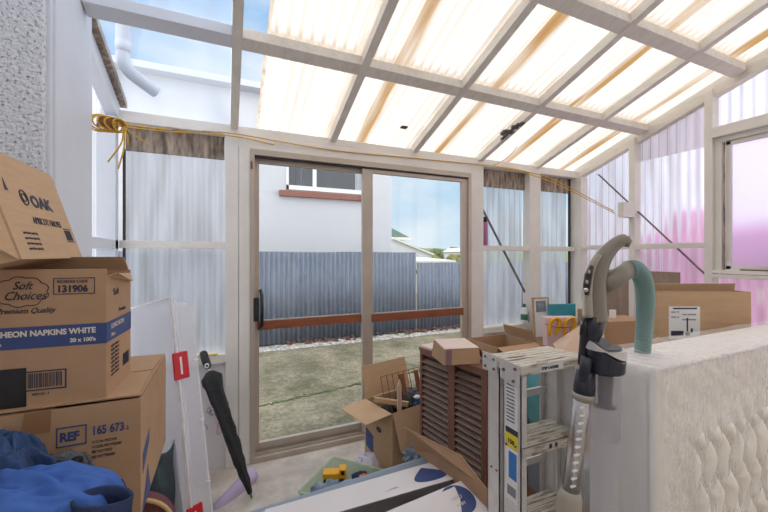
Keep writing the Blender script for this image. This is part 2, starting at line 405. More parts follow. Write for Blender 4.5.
for a, c in ((XL, 0), (2.10, 2.655), (2.795, XR-.03)):
    MB().box((a, Y0+.004, 1.445), (c, Y1, 1.49)).build('mid_rail', 'white_paint', wf, bev=.002)
    MB().box((a, Y0-.01, .70), (c, Y1, .755)).build('bottom_rail', 'white_paint', wf, bev=.002)
    MB().box((a, Y0+.02, 0), (c, Y0+.035, .70)).build('lower_board', 'board_white', wf)
    h_ = 1.50
    s_ = ribs(lambda u, v, d: V((a+u, Y1+.012+d, .70+v)), c-a, h_, nv=30).build('corrugated_sheet', 'clad', wf, smooth=True)
    set_stain_shade(s_, lambda co: max(0., min(.5, .16*(co.y > Y1+.012+.003)+.45*noise.noise(V((co.x*14, 3, co.z*2.2))))))  # painted groove shade plus noisy dirt streaks
# weathered boards outside, under the plate
for a, c, zb in ((XL+.02, -.01, 2.045), (2.105, 2.655, 2.035), (2.795, XR-.04, 2.045)):
    MB().box((a, Y1-.02, zb), (c, Y1+.001, 2.20)).build('weathered_board', 'weathered', wf)
MB().box((XR-.035, Y1-.03, .7), (XR-.02, Y1-.01, 2.2)).build('corner_gap_strip', 'dark_gap', wf)
MB().box((-.574, Y1-.03, .7), (-.562, Y1-.01, 2.05)).build('corner_gap_strip', 'dark_gap', wf)
# scribbles on the lower board by the door
for i in range(7):
    x0_, z0_ = -.16+random.random()*.13, .25+random.random()*.42
    pts = [(x0_+random.uniform(-.03, .03), Y0+.0185, z0_+random.uniform(-.05, .05)) for _ in range(4)]
    MB().tube(bez(pts, 6), .0012, 5).build('pen_scribble', ['ink_blue', 'lilac', 'red', 'ink_dark'][i % 4], wf)
MB().box((-.20, Y0-.0125, .757), (-.05, Y0+.01, .762)).build('crayon_smear', 'label_yellow', wf)

# sliding door
dr = empty('door_1', (0, 0, 0), kind='structure')
X0, X1, ZT = .146, 1.962, 2.118
MB().box((X0, Y0-.012, .0), (X1, Y1, .035)).build('door_track', 'alu', dr, bev=.002)
for k in range(3): MB().box((X0+.03, Y0+.01+k*.024, .035), (X1-.03, Y0+.018+k*.024, .05)).build('track_rail', 'alu', dr)
MB().box((X0, Y0-.012, ZT-.04), (X1, Y1, ZT)).build('door_frame_head', 'alu', dr, bev=.002)
MB().box((X0+.01, Y0+.0, ZT-.052), (X1-.01, Y0+.03, ZT-.042)).build('head_groove', 'dark_gap', dr)
MB().box((X0, Y0-.012, .035), (X0+.03, Y1, ZT-.04)).build('door_frame_side', 'alu', dr, bev=.002)
MB().box((X1-.03, Y0-.012, .035), (X1, Y1, ZT-.04)).build('door_frame_side', 'alu', dr, bev=.002)
def sash(name, a, c, ya, lw, rw, handle=False):
    p = empty(name, parent=dr)
    zt, zb = ZT-.045, .05
    mb = MB(); mb.box((a, ya, zb), (a+lw, ya+.03, zt)); mb.box((c-rw, ya, zb), (c, ya+.03, zt))
    mb.box((a+lw, ya, zt-.035), (c-rw, ya+.03, zt)); mb.box((a+lw, ya, zb), (c-rw, ya+.03, zb+.055))
    mb.build('sash_frame', 'alu', p, bev=.002)
    MB().box((a+lw, ya+.012, zb+.055), (c-rw, ya+.016, zt-.035)).build('glass_pane', 'glass', p)
    MB().box((a+lw-.012, ya-.006, .885), (c-rw+.012, ya+.012, .945)).build('wooden_rail', 'rail_wood', p)
    MB().box((a+lw-.01, ya-.004, .945), (c-rw+.01, ya+.012, .953)).build('rail_trim', 'alu', p)
sash('sliding_sash', X0+.028, 1.01, Y0+.045, .035, .035)
sash('fixed_sash', .955, X1-.028, Y0+.006, .085, .06)
hd = empty('door_handle', parent=dr)
MB().box((.168, Y0-.016, .955), (.205, Y0+.006, 1.115)).build('lock_plate', 'black', hd, bev=.003)
MB().tube([(.217, Y0+.03, .90), (.222, Y0-.01, .93), (.222, Y0-.02, 1.03), (.222, Y0-.01, 1.13), (.217, Y0+.03, 1.16)], .012, 8).build('pull_bar', 'black', hd, smooth=True)
MB().box((.150, Y0-.02, 1.98), (.162, Y0-.006, 2.03)).build('rusty_clip', 'rust', wf)

# right wall
wr = empty('wall_right', kind='structure')
def zg(y): return zr(y)
for y0, y1, nm in ((2.0, 2.05, 'stud'), (1.447, 1.497, 'stud'), (.55, .60, 'stud'), (-.1, -.05, 'stud'), (-.95, -.9, 'stud'), (-1.7, -1.65, 'stud')):
    MB().prism([(XR, y0, 0), (XR, y1, 0), (XR, y1, zr(y1)+.02), (XR, y0, zr(y0)+.02)], (.09, 0, 0)).build(nm, 'white_paint', wr, bev=.002)
for y0, y1 in ((2.05, 2.52), (1.497, 2.0)):
    MB().box((XR+.004, y0, 1.457), (XR+.09, y1, 1.50)).build('mid_rail', 'white_paint', wr, bev=.002)
    MB().box((XR+.004, y0, .70), (XR+.09, y1, .75)).build('bottom_rail', 'white_paint', wr, bev=.002)
MB().box((XR+.05, YB, 0), (XR+.065, 2.52, .70)).build('lower_board', 'board_white', wr)
MB().prism([(XR+.02, YB, zr(YB)-.035), (XR+.02, FW+.05, zr(FW+.05)-.035), (XR+.02, FW+.05, zr(FW+.05)+.075), (XR+.02, YB, zr(YB)+.075)], (.07, 0, 0)).build('gable_rafter', 'rafter_paint', wr)
def right_sheet(y0, y1, zlo, zhi_fn, nm='corrugated_sheet', xo=.10, material='clad_right', stain_shade=None):
    n_u = int((y1-y0)/.066*8)
    mb = MB()
    mb.grid(lambda a, c: V((XR+xo+.006*math.sin(2*PI*(y0+a*(y1-y0))/.066), y0+a*(y1-y0), zlo+c*(zhi_fn(y0+a*(y1-y0))-zlo))), n_u, 20)
    s_ = mb.build(nm, material, wr, smooth=True); set_stain_shade(s_, stain_shade or (lambda co: max(0., min(.5, .11*(co.x > XR+xo+.003)+.45*noise.noise(V((co.y*14, 3, co.z*2)))))))  # default: groove shade painted in, plus dirt streaks
    return s_
right_sheet(1.447, FW+.1, .68, lambda y: zr(y)+.06, xo=.115)
right_sheet(YB, .60, .68, lambda y: zr(y)+.06)
right_sheet(.6, 1.447, .68, lambda y: 1.26)
right_sheet(.6, 1.447, 2.30, lambda y: zr(y)+.06, stain_shade=lambda co: .06+.12*(co.x > XR+.103))  # even tint plus painted shade in the grooves
# remnant of an older stained sheet under the gable rafter
right_sheet(1.5, 2.0, 2.235, lambda y: zr(y)+.03, nm='old_sheet_remnant', xo=.078, stain_shade=lambda co: .10+.07*(co.x > XR+.081))  # old stain tint, with groove shade painted over it
# window
wn = empty('window_1', kind='structure')
MB().box((XR-.012, .60, 2.27), (XR+.09, 1.447, 2.345)).build('window_head', 'white_paint', wn, bev=.003)
MB().box((XR-.02, .56, 1.235), (XR+.09, 1.447, 1.262)).build('window_apron', 'white_paint', wn, bev=.003)
MB().box((XR+.0, .56, 1.267), (XR+.10, 1.447, 1.292)).build('window_sill', 'white_paint', wn, bev=.003)
mb = MB(); mb.box((XR+.03, 1.405, 1.29), (XR+.10, 1.447, 2.27)); mb.box((XR+.03, .60, 1.29), (XR+.10, .642, 2.27))
mb.box((XR+.03, .642, 2.235), (XR+.10, 1.405, 2.27)); mb.build('window_frame', 'white_paint', wn, bev=.003)
mb = MB(); y0, y1 = .645, 1.39
mb.box((XR+.05, y1-.03, 1.30), (XR+.08, y1, 2.232)); mb.box((XR+.05, y0, 1.30), (XR+.08, y0+.03, 2.232))
mb.box((XR+.05, y0, 2.205), (XR+.08, y1, 2.232)); mb.box((XR+.05, y0, 1.292), (XR+.08, y1, 1.325))
mb.build('sash_frame', 'white_paint', wn, bev=.002)
MB().box((XR+.030, y1+.001, 1.295), (XR+.05, y1+.006, 2.23)).build('putty_gap', 'weathered', wn)
n_u = 2
MB().box((XR+.063, y0+.03, 1.325), (XR+.067, y1-.03, 2.205)).build('obscure_glass_pane', 'obscure', wn)
st = empty('window_stay', parent=wn)
MB().box((XR+.02, .95, 1.294), (XR+.045, 1.30, 1.302)).build('stay_arm', 'strap', st)
MB().tube([(XR+.03, 1.13, 1.30), (XR+.03, 1.13, 1.36)], .006, 8).build('stay_pin', 'strap', st)
MB().ico((XR+.03, 1.12, 1.31), .015, .035, .014, 2).build('stay_catch', 'strap', st, smooth=True)
# steel braces
mb = MB(); mb.bar((2.085, Y0+.06, 1.905), (2.65, Y0+.06, 1.045), .022, .004, up=(0, 1, 0)); mb.build('brace', 'strap', wf)
mb = MB(); mb.bar((XR+.05, 2.37, 2.197), (XR+.05, 1.497, 1.238), .006, .026, up=(1, 0, 0)); mb.build('brace', 'strap', wr)

# back wall of the lean-to (the house wall behind the camera)
MB().box((XL-.31, YB-.15, 0), (XR+.15, YB, 4.12)).build('wall_back', 'white_paint').__setitem__('kind', 'structure')

# roof
ce = empty('ceiling', kind='structure')
HR = .062
for xc in (.05, .72, 1.405, 2.07, 2.745):
    y0, y1 = YB, FW+.09
    MB().prism([(xc-.024, y0, zr(y0)), (xc-.024, y1, zr(y1)), (xc-.024, y1, zr(y1)+HR), (xc-.024, y0, zr(y0)+HR)], (.048, 0, 0)).build('rafter', 'rafter_paint', ce, bev=.002)
xs = [XL, .05, .72, 1.405, 2.07, 2.745, XR+.03]
for yc in (1.925, 1.295, .665, .03, -.6, -1.23, -1.86):
    for i in range(6):
        a, c = xs[i]+.024, xs[i+1]-.024
        p = [(a, yc-.036, zr(yc-.036)+.002), (a, yc+.036, zr(yc+.036)+.002), (a, yc+.036, zr(yc+.036)+HR-.010), (a, yc-.036, zr(yc-.036)+HR-.010)]
        MB().prism(p, (c-a, 0, 0)).build('purlin', 'rafter_paint' if i else 'blue_paint', ce, bev=.002)
# translucent corrugated sheets, with lap joints, dirt and groove shade painted in
LAPS = [.95, 1.67, 2.42, 3.15]
def roof_z(x, y, d): return zr(y)+HR+.012+d
mb = MB(); xa, xb = .19, XR+.16; pitch = .06
nu = int((xb-xa)/pitch*8); ya, yb = YB, FW+.2
mb.grid(lambda a, c: V((xa+a*(xb-xa), ya+c*(yb-ya), roof_z(0, ya+c*(yb-ya), .009*math.sin(2*PI*(a*(xb-xa))/pitch)))), nu, 200)
rs = mb.build('corrugated_roof_sheet', 'roof_sheet', ce, smooth=True)
def roof_stain_shade(c):
    s_ = 0
    for k, lx in enumerate(LAPS):
        wv = .012*noise.noise(V((k*5, c.y*2.1, 0)))
        d = abs(c.x-lx-wv)
        hw = .034+.016*noise.noise(V((k*9, c.y*3.3, 2)))
        if d < hw+.02:
            kk = min(1, max(0, (hw+.02-d)/.02))
            s_ = max(s_, kk*(.74+.5*noise.noise(V((c.x*22, c.y*3.0, 4)))))
    for yp in (1.925, 1.295, .665):
        q = (yp-.036)-c.y
        if 0 < q < .09:
            ph = math.sin(2*PI*(c.x-xa)/pitch)
            s_ = max(s_, max(0, -ph-.1)*(1-q/.09)*.75)
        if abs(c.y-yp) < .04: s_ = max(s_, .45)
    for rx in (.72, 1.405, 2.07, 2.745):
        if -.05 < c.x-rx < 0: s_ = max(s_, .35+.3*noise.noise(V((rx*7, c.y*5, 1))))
    s_ = max(s_, .06+.12*noise.noise(V((c.x*7, c.y*1.1, 9)))+.10*(math.sin(2*PI*(c.x-xa)/pitch) < -.3))  # patchy dirt; last term paints the shade of the grooves
    if c.x < xa+.02: s_ = max(s_, .5+.5*noise.noise(V((c.x*40, c.y*22, 1))))
    return max(0, min(.9, s_))
set_stain_shade(rs, roof_stain_shade)
mb = MB(); mb.grid(lambda a, c: V((XL-.14+a*(.79), ya+c*(yb-ya), roof_z(0, ya+c*(yb-ya), -.006))), 30, 80)
rc = mb.build('clear_roof_sheet', 'clear_roof', ce, smooth=True)
set_stain_shade(rc, lambda c: max(0, min(.5, .35*noise.noise(V((c.x*8, c.y*2.5, 1)))+(.30 if c.x > .10 and noise.noise(V((c.x*22, c.y*14, 3))) > .15 else 0))))
MB().box((1.19, 2.36, zr(2.38)+HR-.012), (1.235, 2.40, zr(2.38)+HR-.002)).build('roof_patch', 'dark_gap', ce)

# ------------------------------------------------------------ outdoors
def slope_sheet(name, x0, x1, y, z0, z1, pitch, material, parent):
    nu = int((x1-x0)/pitch*8)
    mb = MB(); mb.grid(lambda a, c: V((x0+a*(x1-x0), y+.015*math.sin(2*PI*a*(x1-x0)/pitch), z0+c*(z1-z0))), nu, 1)
    return mb.build(name, material, parent, smooth=True, solid=.003)
FY = 5.98
fe = empty('corrugated_fence', (0, FY, -.05), label='grey blue corrugated iron fence across the yard outside the sliding door', cat='fence')
xp = -4.5
while xp < 3.3:
    x2 = min(xp+.78, 3.32)
    slope_sheet('iron_sheet', xp, x2, random.uniform(-.004, .004), 0, 1.51+random.uniform(-.006, .006), .078, 'fence', fe); xp += .78
xp = 3.33
while xp < 8.0:
    slope_sheet('iron_sheet', xp-.01, xp+.79, random.uniform(-.004, .004), 0, 1.31+random.uniform(-.006, .006), .078, 'fence', fe); xp += .78
MB().box((-4.5, .03, 1.1), (8, .08, 1.17)).build('fence_rail', 'bark', fe)
# gravel strip and leaf litter at the fence
mb = MB(); mb.grid(lambda a, c: V((-4.5+a*12.5, 5.62+c*.34+.03*noise.noise(V((a*60, c, 0))), -.045+.03*math.sin(PI*c)*(1+.8*noise.noise(V((a*90, c*5, 2)))))), 220, 6)
tag(mb.build('gravel_strip', 'gravel', smooth=True), 'pale gravel strip along the foot of the corrugated fence', 'gravel', kind='stuff')
mb = MB()
for i in range(240):
    x_ = random.choice([random.gauss(1.6, .35), random.gauss(3.3, .4), random.gauss(4.1, .3)]); y_ = random.uniform(5.72, 5.93)
    mb.ico((x_, y_, -.01+random.random()*.03), .03, .025, .01, 1, .3, 3, i)
tag(mb.build('leaf_litter', 'leaf_litter'), 'brown dry leaf litter lying on the gravel at the fence foot', 'leaves', kind='stuff')
mb = MB()
for i in range(200):
    t_ = random.random(); x_ = -.2+t_*2.6; y_ = 3.55+.42*t_+random.gauss(0, .012)
    mb.ico((x_, y_, -.047), .02, .012, .007, 1, .3, 3, i)
tag(mb.build('moss_line', 'leaves'), 'line of green moss in the joint of the yard concrete', 'moss', kind='stuff')

# neighbour's house behind the fence
nh = empty('neighbour_house', (0, 7.5, -.05), label='white rendered neighbouring house with a brick red window sill behind the fence', cat='house')
mb = MB(); mb.box((-7, 0, 0), (3.5, 5, 4.72)); mb.build('wall', 'render_wall', nh)
for z in (2.72, 3.9): MB().box((-7, -.004, z), (3.5, .0, z+.008)).build('wall_joint', 'render_line', nh)
nw = empty('window', parent=nh)
mb = MB(); xa_, xb_, za_, zb_ = 1.12, 2.86, 2.80, 3.75
mb.box((xa_, -.04, za_), (xb_, 0, za_+.09)); mb.box((xa_, -.04, zb_-.06), (xb_, 0, zb_)); mb.box((xa_, -.04, za_), (xa_+.05, 0, zb_)); mb.box((xb_-.05, -.04, za_), (xb_, 0, zb_))
mb.box((1.66, -.045, za_), (1.74, 0, zb_)); mb.build('window_frame', 'label_white', nw)
MB().box((xa_+.04, -.012, za_+.08), (xb_-.04, -.006, zb_-.05)).build('window_glass', 'win_dark', nw)
MB().grid(lambda a, c: V((1.20+a*.3, -.014+.006*math.sin(a*40), za_+.09+c*.8)), 40, 1).build('net_curtain', 'curtain', nw, smooth=True)
MB().grid(lambda a, c: V((2.60+a*.2, -.014+.006*math.sin(a*40), za_+.09+c*.8)), 40, 1).build('net_curtain', 'pipe', nw, smooth=True)
MB().box((.98, -.10, 2.655), (2.9, 0, 2.77)).build('window_sill', 'sill_red', nh, bev=.005)
MB().box((-7.1, -.25, 4.66), (3.7, .05, 4.78)).build('gutter', 'pipe', nh, bev=.01)
MB().prism([(-7.1, -.2, 4.78), (-7.1, 5.2, 4.78), (-7.1, 2.5, 6.0)], (10.8, 0, 0)).build('roof', 'grill', nh)

fh = empty('green_roof_house', (11.7, 25, 0), label='distant cream house with a green hipped roof beyond the white corner', cat='house')
MB().box((-6, 0, -.05), (.3, 6, 2.66)).build('wall', 'cream', fh)
MB().prism([(-7, -.6, 2.75), (1.3, -.6, 2.75), (-.6, -.6, 3.6), (-7, -.6, 3.9)], (0, 7, 0)).build('roof', 'green_roof', fh)
MB().box((-7, -.65, 2.60), (1.35, 6.4, 2.78)).build('eave', 'cream', fh)
gh = empty('gabled_shed', (12.5, 22, 0), label='distant pale building with a sloping white gable before the trees', cat='building')
MB().prism([(-4, 0, -.05), (.9, 0, -.05), (.9, 0, 1.45), (-2.2, 0, 2.5), (-4, 0, 1.9)], (0, 4, 0)).build('wall', 'render_wall', gh)
MB().prism([(.95, -.2, 1.42), (-2.2, -.2, 2.5), (-2.2, -.2, 2.62), (1.05, -.2, 1.5)], (0, 4.4, 0)).build('roof', 'pale_roof', gh)
sh_ = empty('low_shed', (7.4, 12, 0), label='low shed with a pale flat roof just above the lower fence', cat='shed')
MB().box((-1.4, 0, -.05), (.9, 2.5, 1.12)).build('wall', 'cream', sh_)
MB().prism([(-1.5, -.1, 1.12), (1.0, -.1, 1.12), (1.0, -.1, 1.2), (-1.5, -.1, 1.2)], (0, 2.7, .12)).build('roof', 'pale_roof', sh_)
wh = empty('white_cottage', (19.5, 27, 0), label='small distant white house among the trees at the right', cat='house')
MB().box((.2, 0, -.05), (1.4, 3, 1.75)).build('wall', 'render_wall', wh)
MB().prism([(.1, -.1, 1.75), (1.5, -.1, 1.75), (.8, -.1, 2.1)], (0, 3.2, 0)).build('roof', 'pale_roof', wh)
TL = ['rounded dark green tree nearest the gabled building', 'olive bushy tree behind the low shed roof', 'small green tree in the middle of the distant row', 'broad tree crown peeking over the shed',
      'tallest green tree of the distant row', 'olive tree beside the white cottage', 'low bush at the right end above the fence']
for i, (px, py, F, r_, mt) in enumerate([(417, 246, 34, 1.2, 'leaves'), (425, 250, 31, 1.1, 'leaves2'), (434, 248, 37, 1.4, 'leaves'), (441, 252, 31, 1.2, 'leaves2'), (449, 248, 39, 1.9, 'leaves'), (456, 254, 24.5, .7, 'leaves2'), (463, 253, 30, 1.2, 'leaves')]):
    p = at(px, py, F)
    tr = empty('tree', (p.x, p.y, -.05), label=TL[i], cat='tree', group='trees beyond the fence')
    mb = MB()
    for k in range(9):
        a_ = random.random()*6.28; q = random.random()**.5*r_*.7
        mb.ico((math.cos(a_)*q, math.sin(a_)*q*.8, p.z-r_*.75+random.uniform(-.3, .35)*r_), r_*.5, r_*.5, r_*.42, 2, .45, 3.2, k+i*10)
    mb.build('crown', mt, tr)
    MB().tube([(0, 0, 0), (.05, 0, max(.4, p.z-r_*.9))], [.13, .08], 8).build('trunk', 'bark', tr)
hl = MB(); hl.grid(lambda a, c: V((-20+a*90, 50+c*10, -.1+c*2.8+1.0*noise.noise(V((a*6, c, 0))))), 60, 6)
tag(hl.build('hill', 'grass', smooth=True), kind='structure')

# downpipe resting on the clear roof
dp = empty('downpipe', (-.52, 2.36, 2.4), label='grey round downpipe with an elbow emptying onto the clear roof sheet', cat='pipe')
pts = [(-.512, 2.35, 3.6), (-.512, 2.35, 2.50)]+bez([(-.512, 2.35, 2.475), (-.508, 2.355, 2.445), (-.49, 2.38, 2.42), (-.45, 2.43, 2.40), (-.385, 2.50, 2.376)], 5)
base = dp.location.copy()
MB().tube([V(p)-base for p in pts], .033, 16, caps=False).build('pipe', 'pipe', dp, smooth=True, solid=.004)
MB().tube([V(p)-base for p in ((-.512, 2.35, 2.56), (-.512, 2.35, 2.50))], .037, 16).build('joint_collar', 'pipe', dp, smooth=True)

# pink flowering shrub and brown sheet outside the right wall
ps = empty('pink_shrub', (4.55, 1.5, -.05), label='bright pink shrub seen blurred through the right-hand wall sheets and window', cat='shrub')
mb = MB()
for k in range(46):
    mb.ico((random.uniform(-.5, .1), random.uniform(-1.7, 1.0), random.choice((.5, .8, 1.1, 1.35, 1.6))+random.uniform(-.15, .15)), .26, .26, .22, 2, .4, 3, k)
mb.build('blossom', 'pink', ps)
for k in range(5): MB().tube([(0, -1.2+k*.5, 0), (.05, -1.15+k*.5, .7)], .03, 6).build('stem', 'bark', ps)
bs = empty('brown_sheet', (XR+.098, 1.70, 0), label='brown corrugated sheet standing between the right wall studs and the clear sheets, behind the hose', cat='sheet')
mb = MB(); mb.grid(lambda a, c: V((.0035*math.sin(2*PI*a*.62/.07), a*.62, c*1.262)), 70, 1); mb.build('corrugated_panel', 'brown_sheet', bs, smooth=True)
# ------------------------------------------------------------ indoor things
def carton(name, label, loc, yaw, wdt, dep, hgt, flaps=None, material='card', group=None, cat='box', rot=None, inner=None, th=.005, kids=True):
    """open or closed carton, origin at the base centre. flaps: side -> (length, degrees from closed)"""
    t = empty(name, loc, rot or (0, 0, yaw), label, cat, group)
    W, D, H = wdt/2, dep/2, hgt
    mb = MB(); mb.box((-W, -D, 0), (W, D, th))
    mb.box((-W, -D, th), (W, -D+th, H)); mb.box((-W, D-th, th), (W, D, H)); mb.box((-W, -D+th, th), (-W+th, D-th, H)); mb.box((W-th, -D+th, th), (W, D-th, H))
    mb.build('box_body', material, t)
    for sd_, (ln, ang) in (flaps or {}).items():
        a = R(ang); c_, s_ = math.cos(a)*ln, math.sin(a)*ln
        dirs = {'front': ((-W, -D, H), (wdt, 0, 0), (0, c_, s_)), 'back': ((-W, D, H), (wdt, 0, 0), (0, -c_, s_)),
                'left': ((-W, -D, H), (0, dep, 0), (c_, 0, s_)), 'right': ((W, -D, H), (0, dep, 0), (-c_, 0, s_))}
        p, q, r_ = [V(k) for k in dirs[sd_]]
        lift = .001+.003*list(flaps).index(sd_)
        p = p+V((0, 0, lift)); n_ = q.cross(r_).normalized()*.0035
        e_ = q.normalized()*.004
        poly = [p+e_, p+q-e_, p+q-e_*2+r_, p+e_*2+r_]
        MB().prism(poly, n_).build('flap', inner or material, t)
    return t
FRONT = lambda t, W, D: None

# --- left stack
ref_h = .315
ref = carton('carton', 'large cardboard carton printed REF 165 673, second from the floor in the left stack', (-.388, 1.342, .708), 0, .362, .43, ref_h, {'left': (.18, 0), 'right': (.18, 0), 'front': (.213, 0.5), 'back': (.213, 1)}, 'card_dark', 'cartons stacked at the left wall')
F_ = (-.215-.0)  # front face y local
def ftext(par, D, s, size, x, z, m_='ink_dark', **k): return writing(par, s, size, (x, -D-.0002, z), (1, 0, 0), (0, 0, 1), m_, **k)
ftext(ref, .215, 'REF', .031, .0135, .2325, 'ink_blue', bold=.0012, sx=.80)
for a in ((.007, .219, .067, .2222), (.007, .2648, .067, .268), (.007, .219, .0093, .268), (.0647, .219, .067, .268)):
    MB().box((a[0], -.2165, a[1]), (a[2], -.2152, a[3])).build('printed_frame', 'ink_blue', ref)
ftext(ref, .215, '165 673', .030, .077, .238, 'ink_blue', bold=.0008, sx=.70)
ftext(ref, .215, '2', .014, .149, .238, 'ink_blue')
for k, s_ in enumerate(('14 CON TIROXIN', '14 CON MATTRESSES', 'FEE MATTRESS', 'FEE MATTRESSES')): ftext(ref, .215, s_, .0095, .077, .216-k*.0125, 'ink_dark', sx=.7)
MB().prism([(-.060, -.2160, .262), (-.004, -.2160, .262), (-.002, -.2160, .315), (-.052, -.2160, .315)], (0, .0008, 0)).build('parcel_tape', 'tape_brown', ref)
MB().box((.075, .14, .324), (.135, .205, .3248)).build('shipping_label', 'label_white', ref)
# blue marks on the right side of the carton
mb = MB(); mb.prism([(.1812, -.19, .10), (.1812, -.10, .15), (.1812, -.10, .185), (.1812, -.19, .155)], (.0006, 0, 0))
mb.prism([(.1812, -.20, .0), (.1812, -.08, .0), (.1812, -.12, .09)], (.0006, 0, 0)); mb.build('printed_mark', 'ink_blue', ref)
# support carton under it, and the maroon case
carton('carton', 'plain brown carton on the floor under the REF carton', (-.43, 1.30, 0), 0, .28, .40, .706, {'front': (.2, 0), 'back': (.2, 0)}, 'card_dark', 'cartons stacked at the left wall')
mc = empty('travel_case', (-.305, 1.56, 0), (0, 0, 0), 'maroon fabric case with a curved beige rim beside the left carton stack', 'suitcase')
def arch(yw, zt, n_=18): return [(-yw, .02)]+[(yw*-math.cos(PI*k/n_), zt-.13+.13*math.sin(PI*k/n_)) for k in range(n_+1)]+[(yw, .02)]
MB().prism([(y, 0, z) for y, z in arch(.125, .505)], (0, .06, 0)).build('case_shell', 'maroon', mc, bev=.006)
MB().tube([(y, -.003, z) for y, z in arch(.125, .505)], .008, 8).build('piping', 'beige', mc, smooth=True)
tc_ = MB(); tc_.grid(lambda a, c: V((-.30+a*.05+.10*c+.01*math.sin(c*9), 1.70-.0*c+.01*math.sin(a*14), .62-.5*a+.03*math.sin(c*7))), 14, 14)
tag(tc_.build('denim_cloth', 'teal_cloth', smooth=True, solid=.008), 'dark teal cloth hanging between the left carton stack and the clear tub', 'cloth')

# napkin carton
nk = empty('carton', (-.283, 1.135, 1.028), (0, 0, R(-3)), 'open cardboard napkin carton with a blue printed band, middle of the left stack', 'box', 'cartons stacked at the left wall')
W_, D_, H_ = .30, .205, .338
def nbody():
    mb = MB(); th = .005
    mb.box((-W_, 0, 0), (0, D_, th)); mb.box((-W_, 0, th), (0, th, H_)); mb.box((-W_, D_-th, th), (0, D_, H_-.01)); mb.box((-W_, th, th), (-W_+th, D_-th, H_)); mb.box((-th, th, th), (0, D_-th, H_-.02)); return mb
nbody().build('box_body', 'card_dark', nk)
MB().prism([(-.002, .004, H_-.02), (-.002, D_-.004, H_-.02), (.008, D_-.02, H_-.065+.02), (.016, .02, H_-.012)], (.003, 0, 0)).build('flap', 'card', nk)
MB().prism([(-W_, D_-.004, H_-.012), (-.004, D_-.004, H_-.012), (-.01, D_-.03, H_+.03), (-W_, D_-.03, H_+.03)], (0, .003, 0)).build('flap', 'card', nk)
MB().box((-W_, -.0009, .146), (.0009, -.0001, .199)).build('printed_band', 'ink_blue', nk)
MB().box((.0001, -.0009, .146), (.0009, D_, .199)).build('printed_band', 'ink_blue', nk)
def nt_(s, size, x, z, m_='ink_dark', **k): return writing(nk, s, size, (x, -.0010, z), (1, 0, 0), (0, 0, 1), m_, **k)
nt_('131906', .0235, -.1015, .281, bold=.0008, sx=.90); nt_('REORDER CODE', .0105, -.1005, .3035, sx=.80)
for a in ((-.108, .275, -.024, .2768), (-.108, .3143, -.024, .316), (-.108, .275, -.1066, .316), (-.0254, .275, -.024, .316)):
    MB().box((a[0], -.0012, a[1]), (a[2], -.0002, a[3])).build('printed_frame', 'ink_dark', nk)
nt_('Soft', .027, -.186, .290, shear=.4, sx=.85); nt_('Choices', .029, -.203, .265, shear=.4, sx=.85)
nt_('Premium Quality', .019, -.105, .232, shear=.4, align='RIGHT', sx=.85)
pts = []
for k in range(73):
    a = 2*PI*k/72; rr = 1+.13*abs(math.sin(a*4.5))
    pts.append((-.168+.047*rr*math.cos(a), -.0012, .284+.033*rr*math.sin(a)))
MB().tube(pts, .0009, 5).build('printed_cloud', 'ink_dark', nk)
nt_('LUNCHEON NAPKINS WHITE', .0190, -.022, .176, 'ink_white', bold=.0007, sx=.92, align='RIGHT')
nt_("20 x 100's", .0135, -.022, .155, 'ink_white', bold=.0005, sx=.95, align='RIGHT'); nt_('30cm x 30cm', .0135, -.205, .155, 'ink_white', align='RIGHT')
for a in ((-.160, .042, -.082, .045), (-.160, .087, -.082, .090), (-.085, .042, -.082, .090)): MB().box((a[0], -.0012, a[1]), (a[2], -.0002, a[3])).build('printed_frame', 'ink_dark', nk)
mb = MB()
x = -.157
while x < -.092:
    ww = random.choice((.0010, .0016, .0026)); mb.box((x, -.0012, .049), (x+ww, -.0002, .084)); x += ww+random.choice((.0014, .0022))
mb.build('printed_barcode', 'ink_dark', nk); nt_('489124  3', .0085, -.150, .031)
MB().box((-W_, -.0016, .0), (-.160, -.0003, .10)).build('black_label', 'black', nk)
def ns(s, size, y, z, m_='ink_dark'): return writing(nk, s, size, (.0011, y, z), (0, 1, 0), (0, 0, 1), m_)
ns('LUNCHEON', .019, .03, .177, 'ink_white'); ns('30cm', .014, .03, .156, 'ink_white'); ns('Soft', .026, .05, .265)
ns('Premium', .016, .09, .215)
for k in range(8): ns('napkins 100 pack', .009, .03, .128-k*.011)
mb = MB()
for k in range(8): mb.box((.0002, .13+k*.007, .05), (.0012, .133+k*.007, .085))
mb.build('printed_barcode', 'ink_dark', nk)

# OAK carton, tilted on top
tl = R(-17)
ok = empty('carton', (-.412, 1.045, 1.392), (0, tl, R(0)), 'tilted cardboard carton printed OAK on top of the left stack', 'box', 'cartons stacked at the left wall')
L_, H2, Wd = .365, .262, .20
mb = MB(); th = .005
mb.box((-Wd, 0, 0), (0, L_, th)); mb.box((-th, 0, th), (0, L_, H2)); mb.box((-Wd, 0, th), (-Wd+th, L_, H2)); mb.box((-Wd+th, 0, th), (-th, th, H2)); mb.box((-Wd+th, L_-th, th), (-th, L_, H2))
mb.build('box_body', 'card', ok)
MB().prism([(-.002, .004, H2), (-.002, L_-.004, H2), (-.085, L_-.02, H2+.05), (-.10, .01, H2+.07)], (0, 0, .004)).build('flap', 'card', ok)
MB().prism([(-Wd, .004, H2), (-Wd, L_-.004, H2), (-Wd-.07, L_-.02, H2+.06), (-Wd-.07, .01, H2+.05)], (0, 0, .004)).build('flap', 'card_dark', ok)
MB().prism([(-.004, -.001, 0), (-.02, -.02, .03), (-.03, -.02, H2-.04), (-.004, -.001, H2)], (-.004, 0, 0)).build('torn_edge', 'card', ok)
def ot(s, size, y, z, **k): return writing(ok, s, size, (.0003, y, z), (0, 1, 0), (0, 0, 1), 'ink_dark', **k)
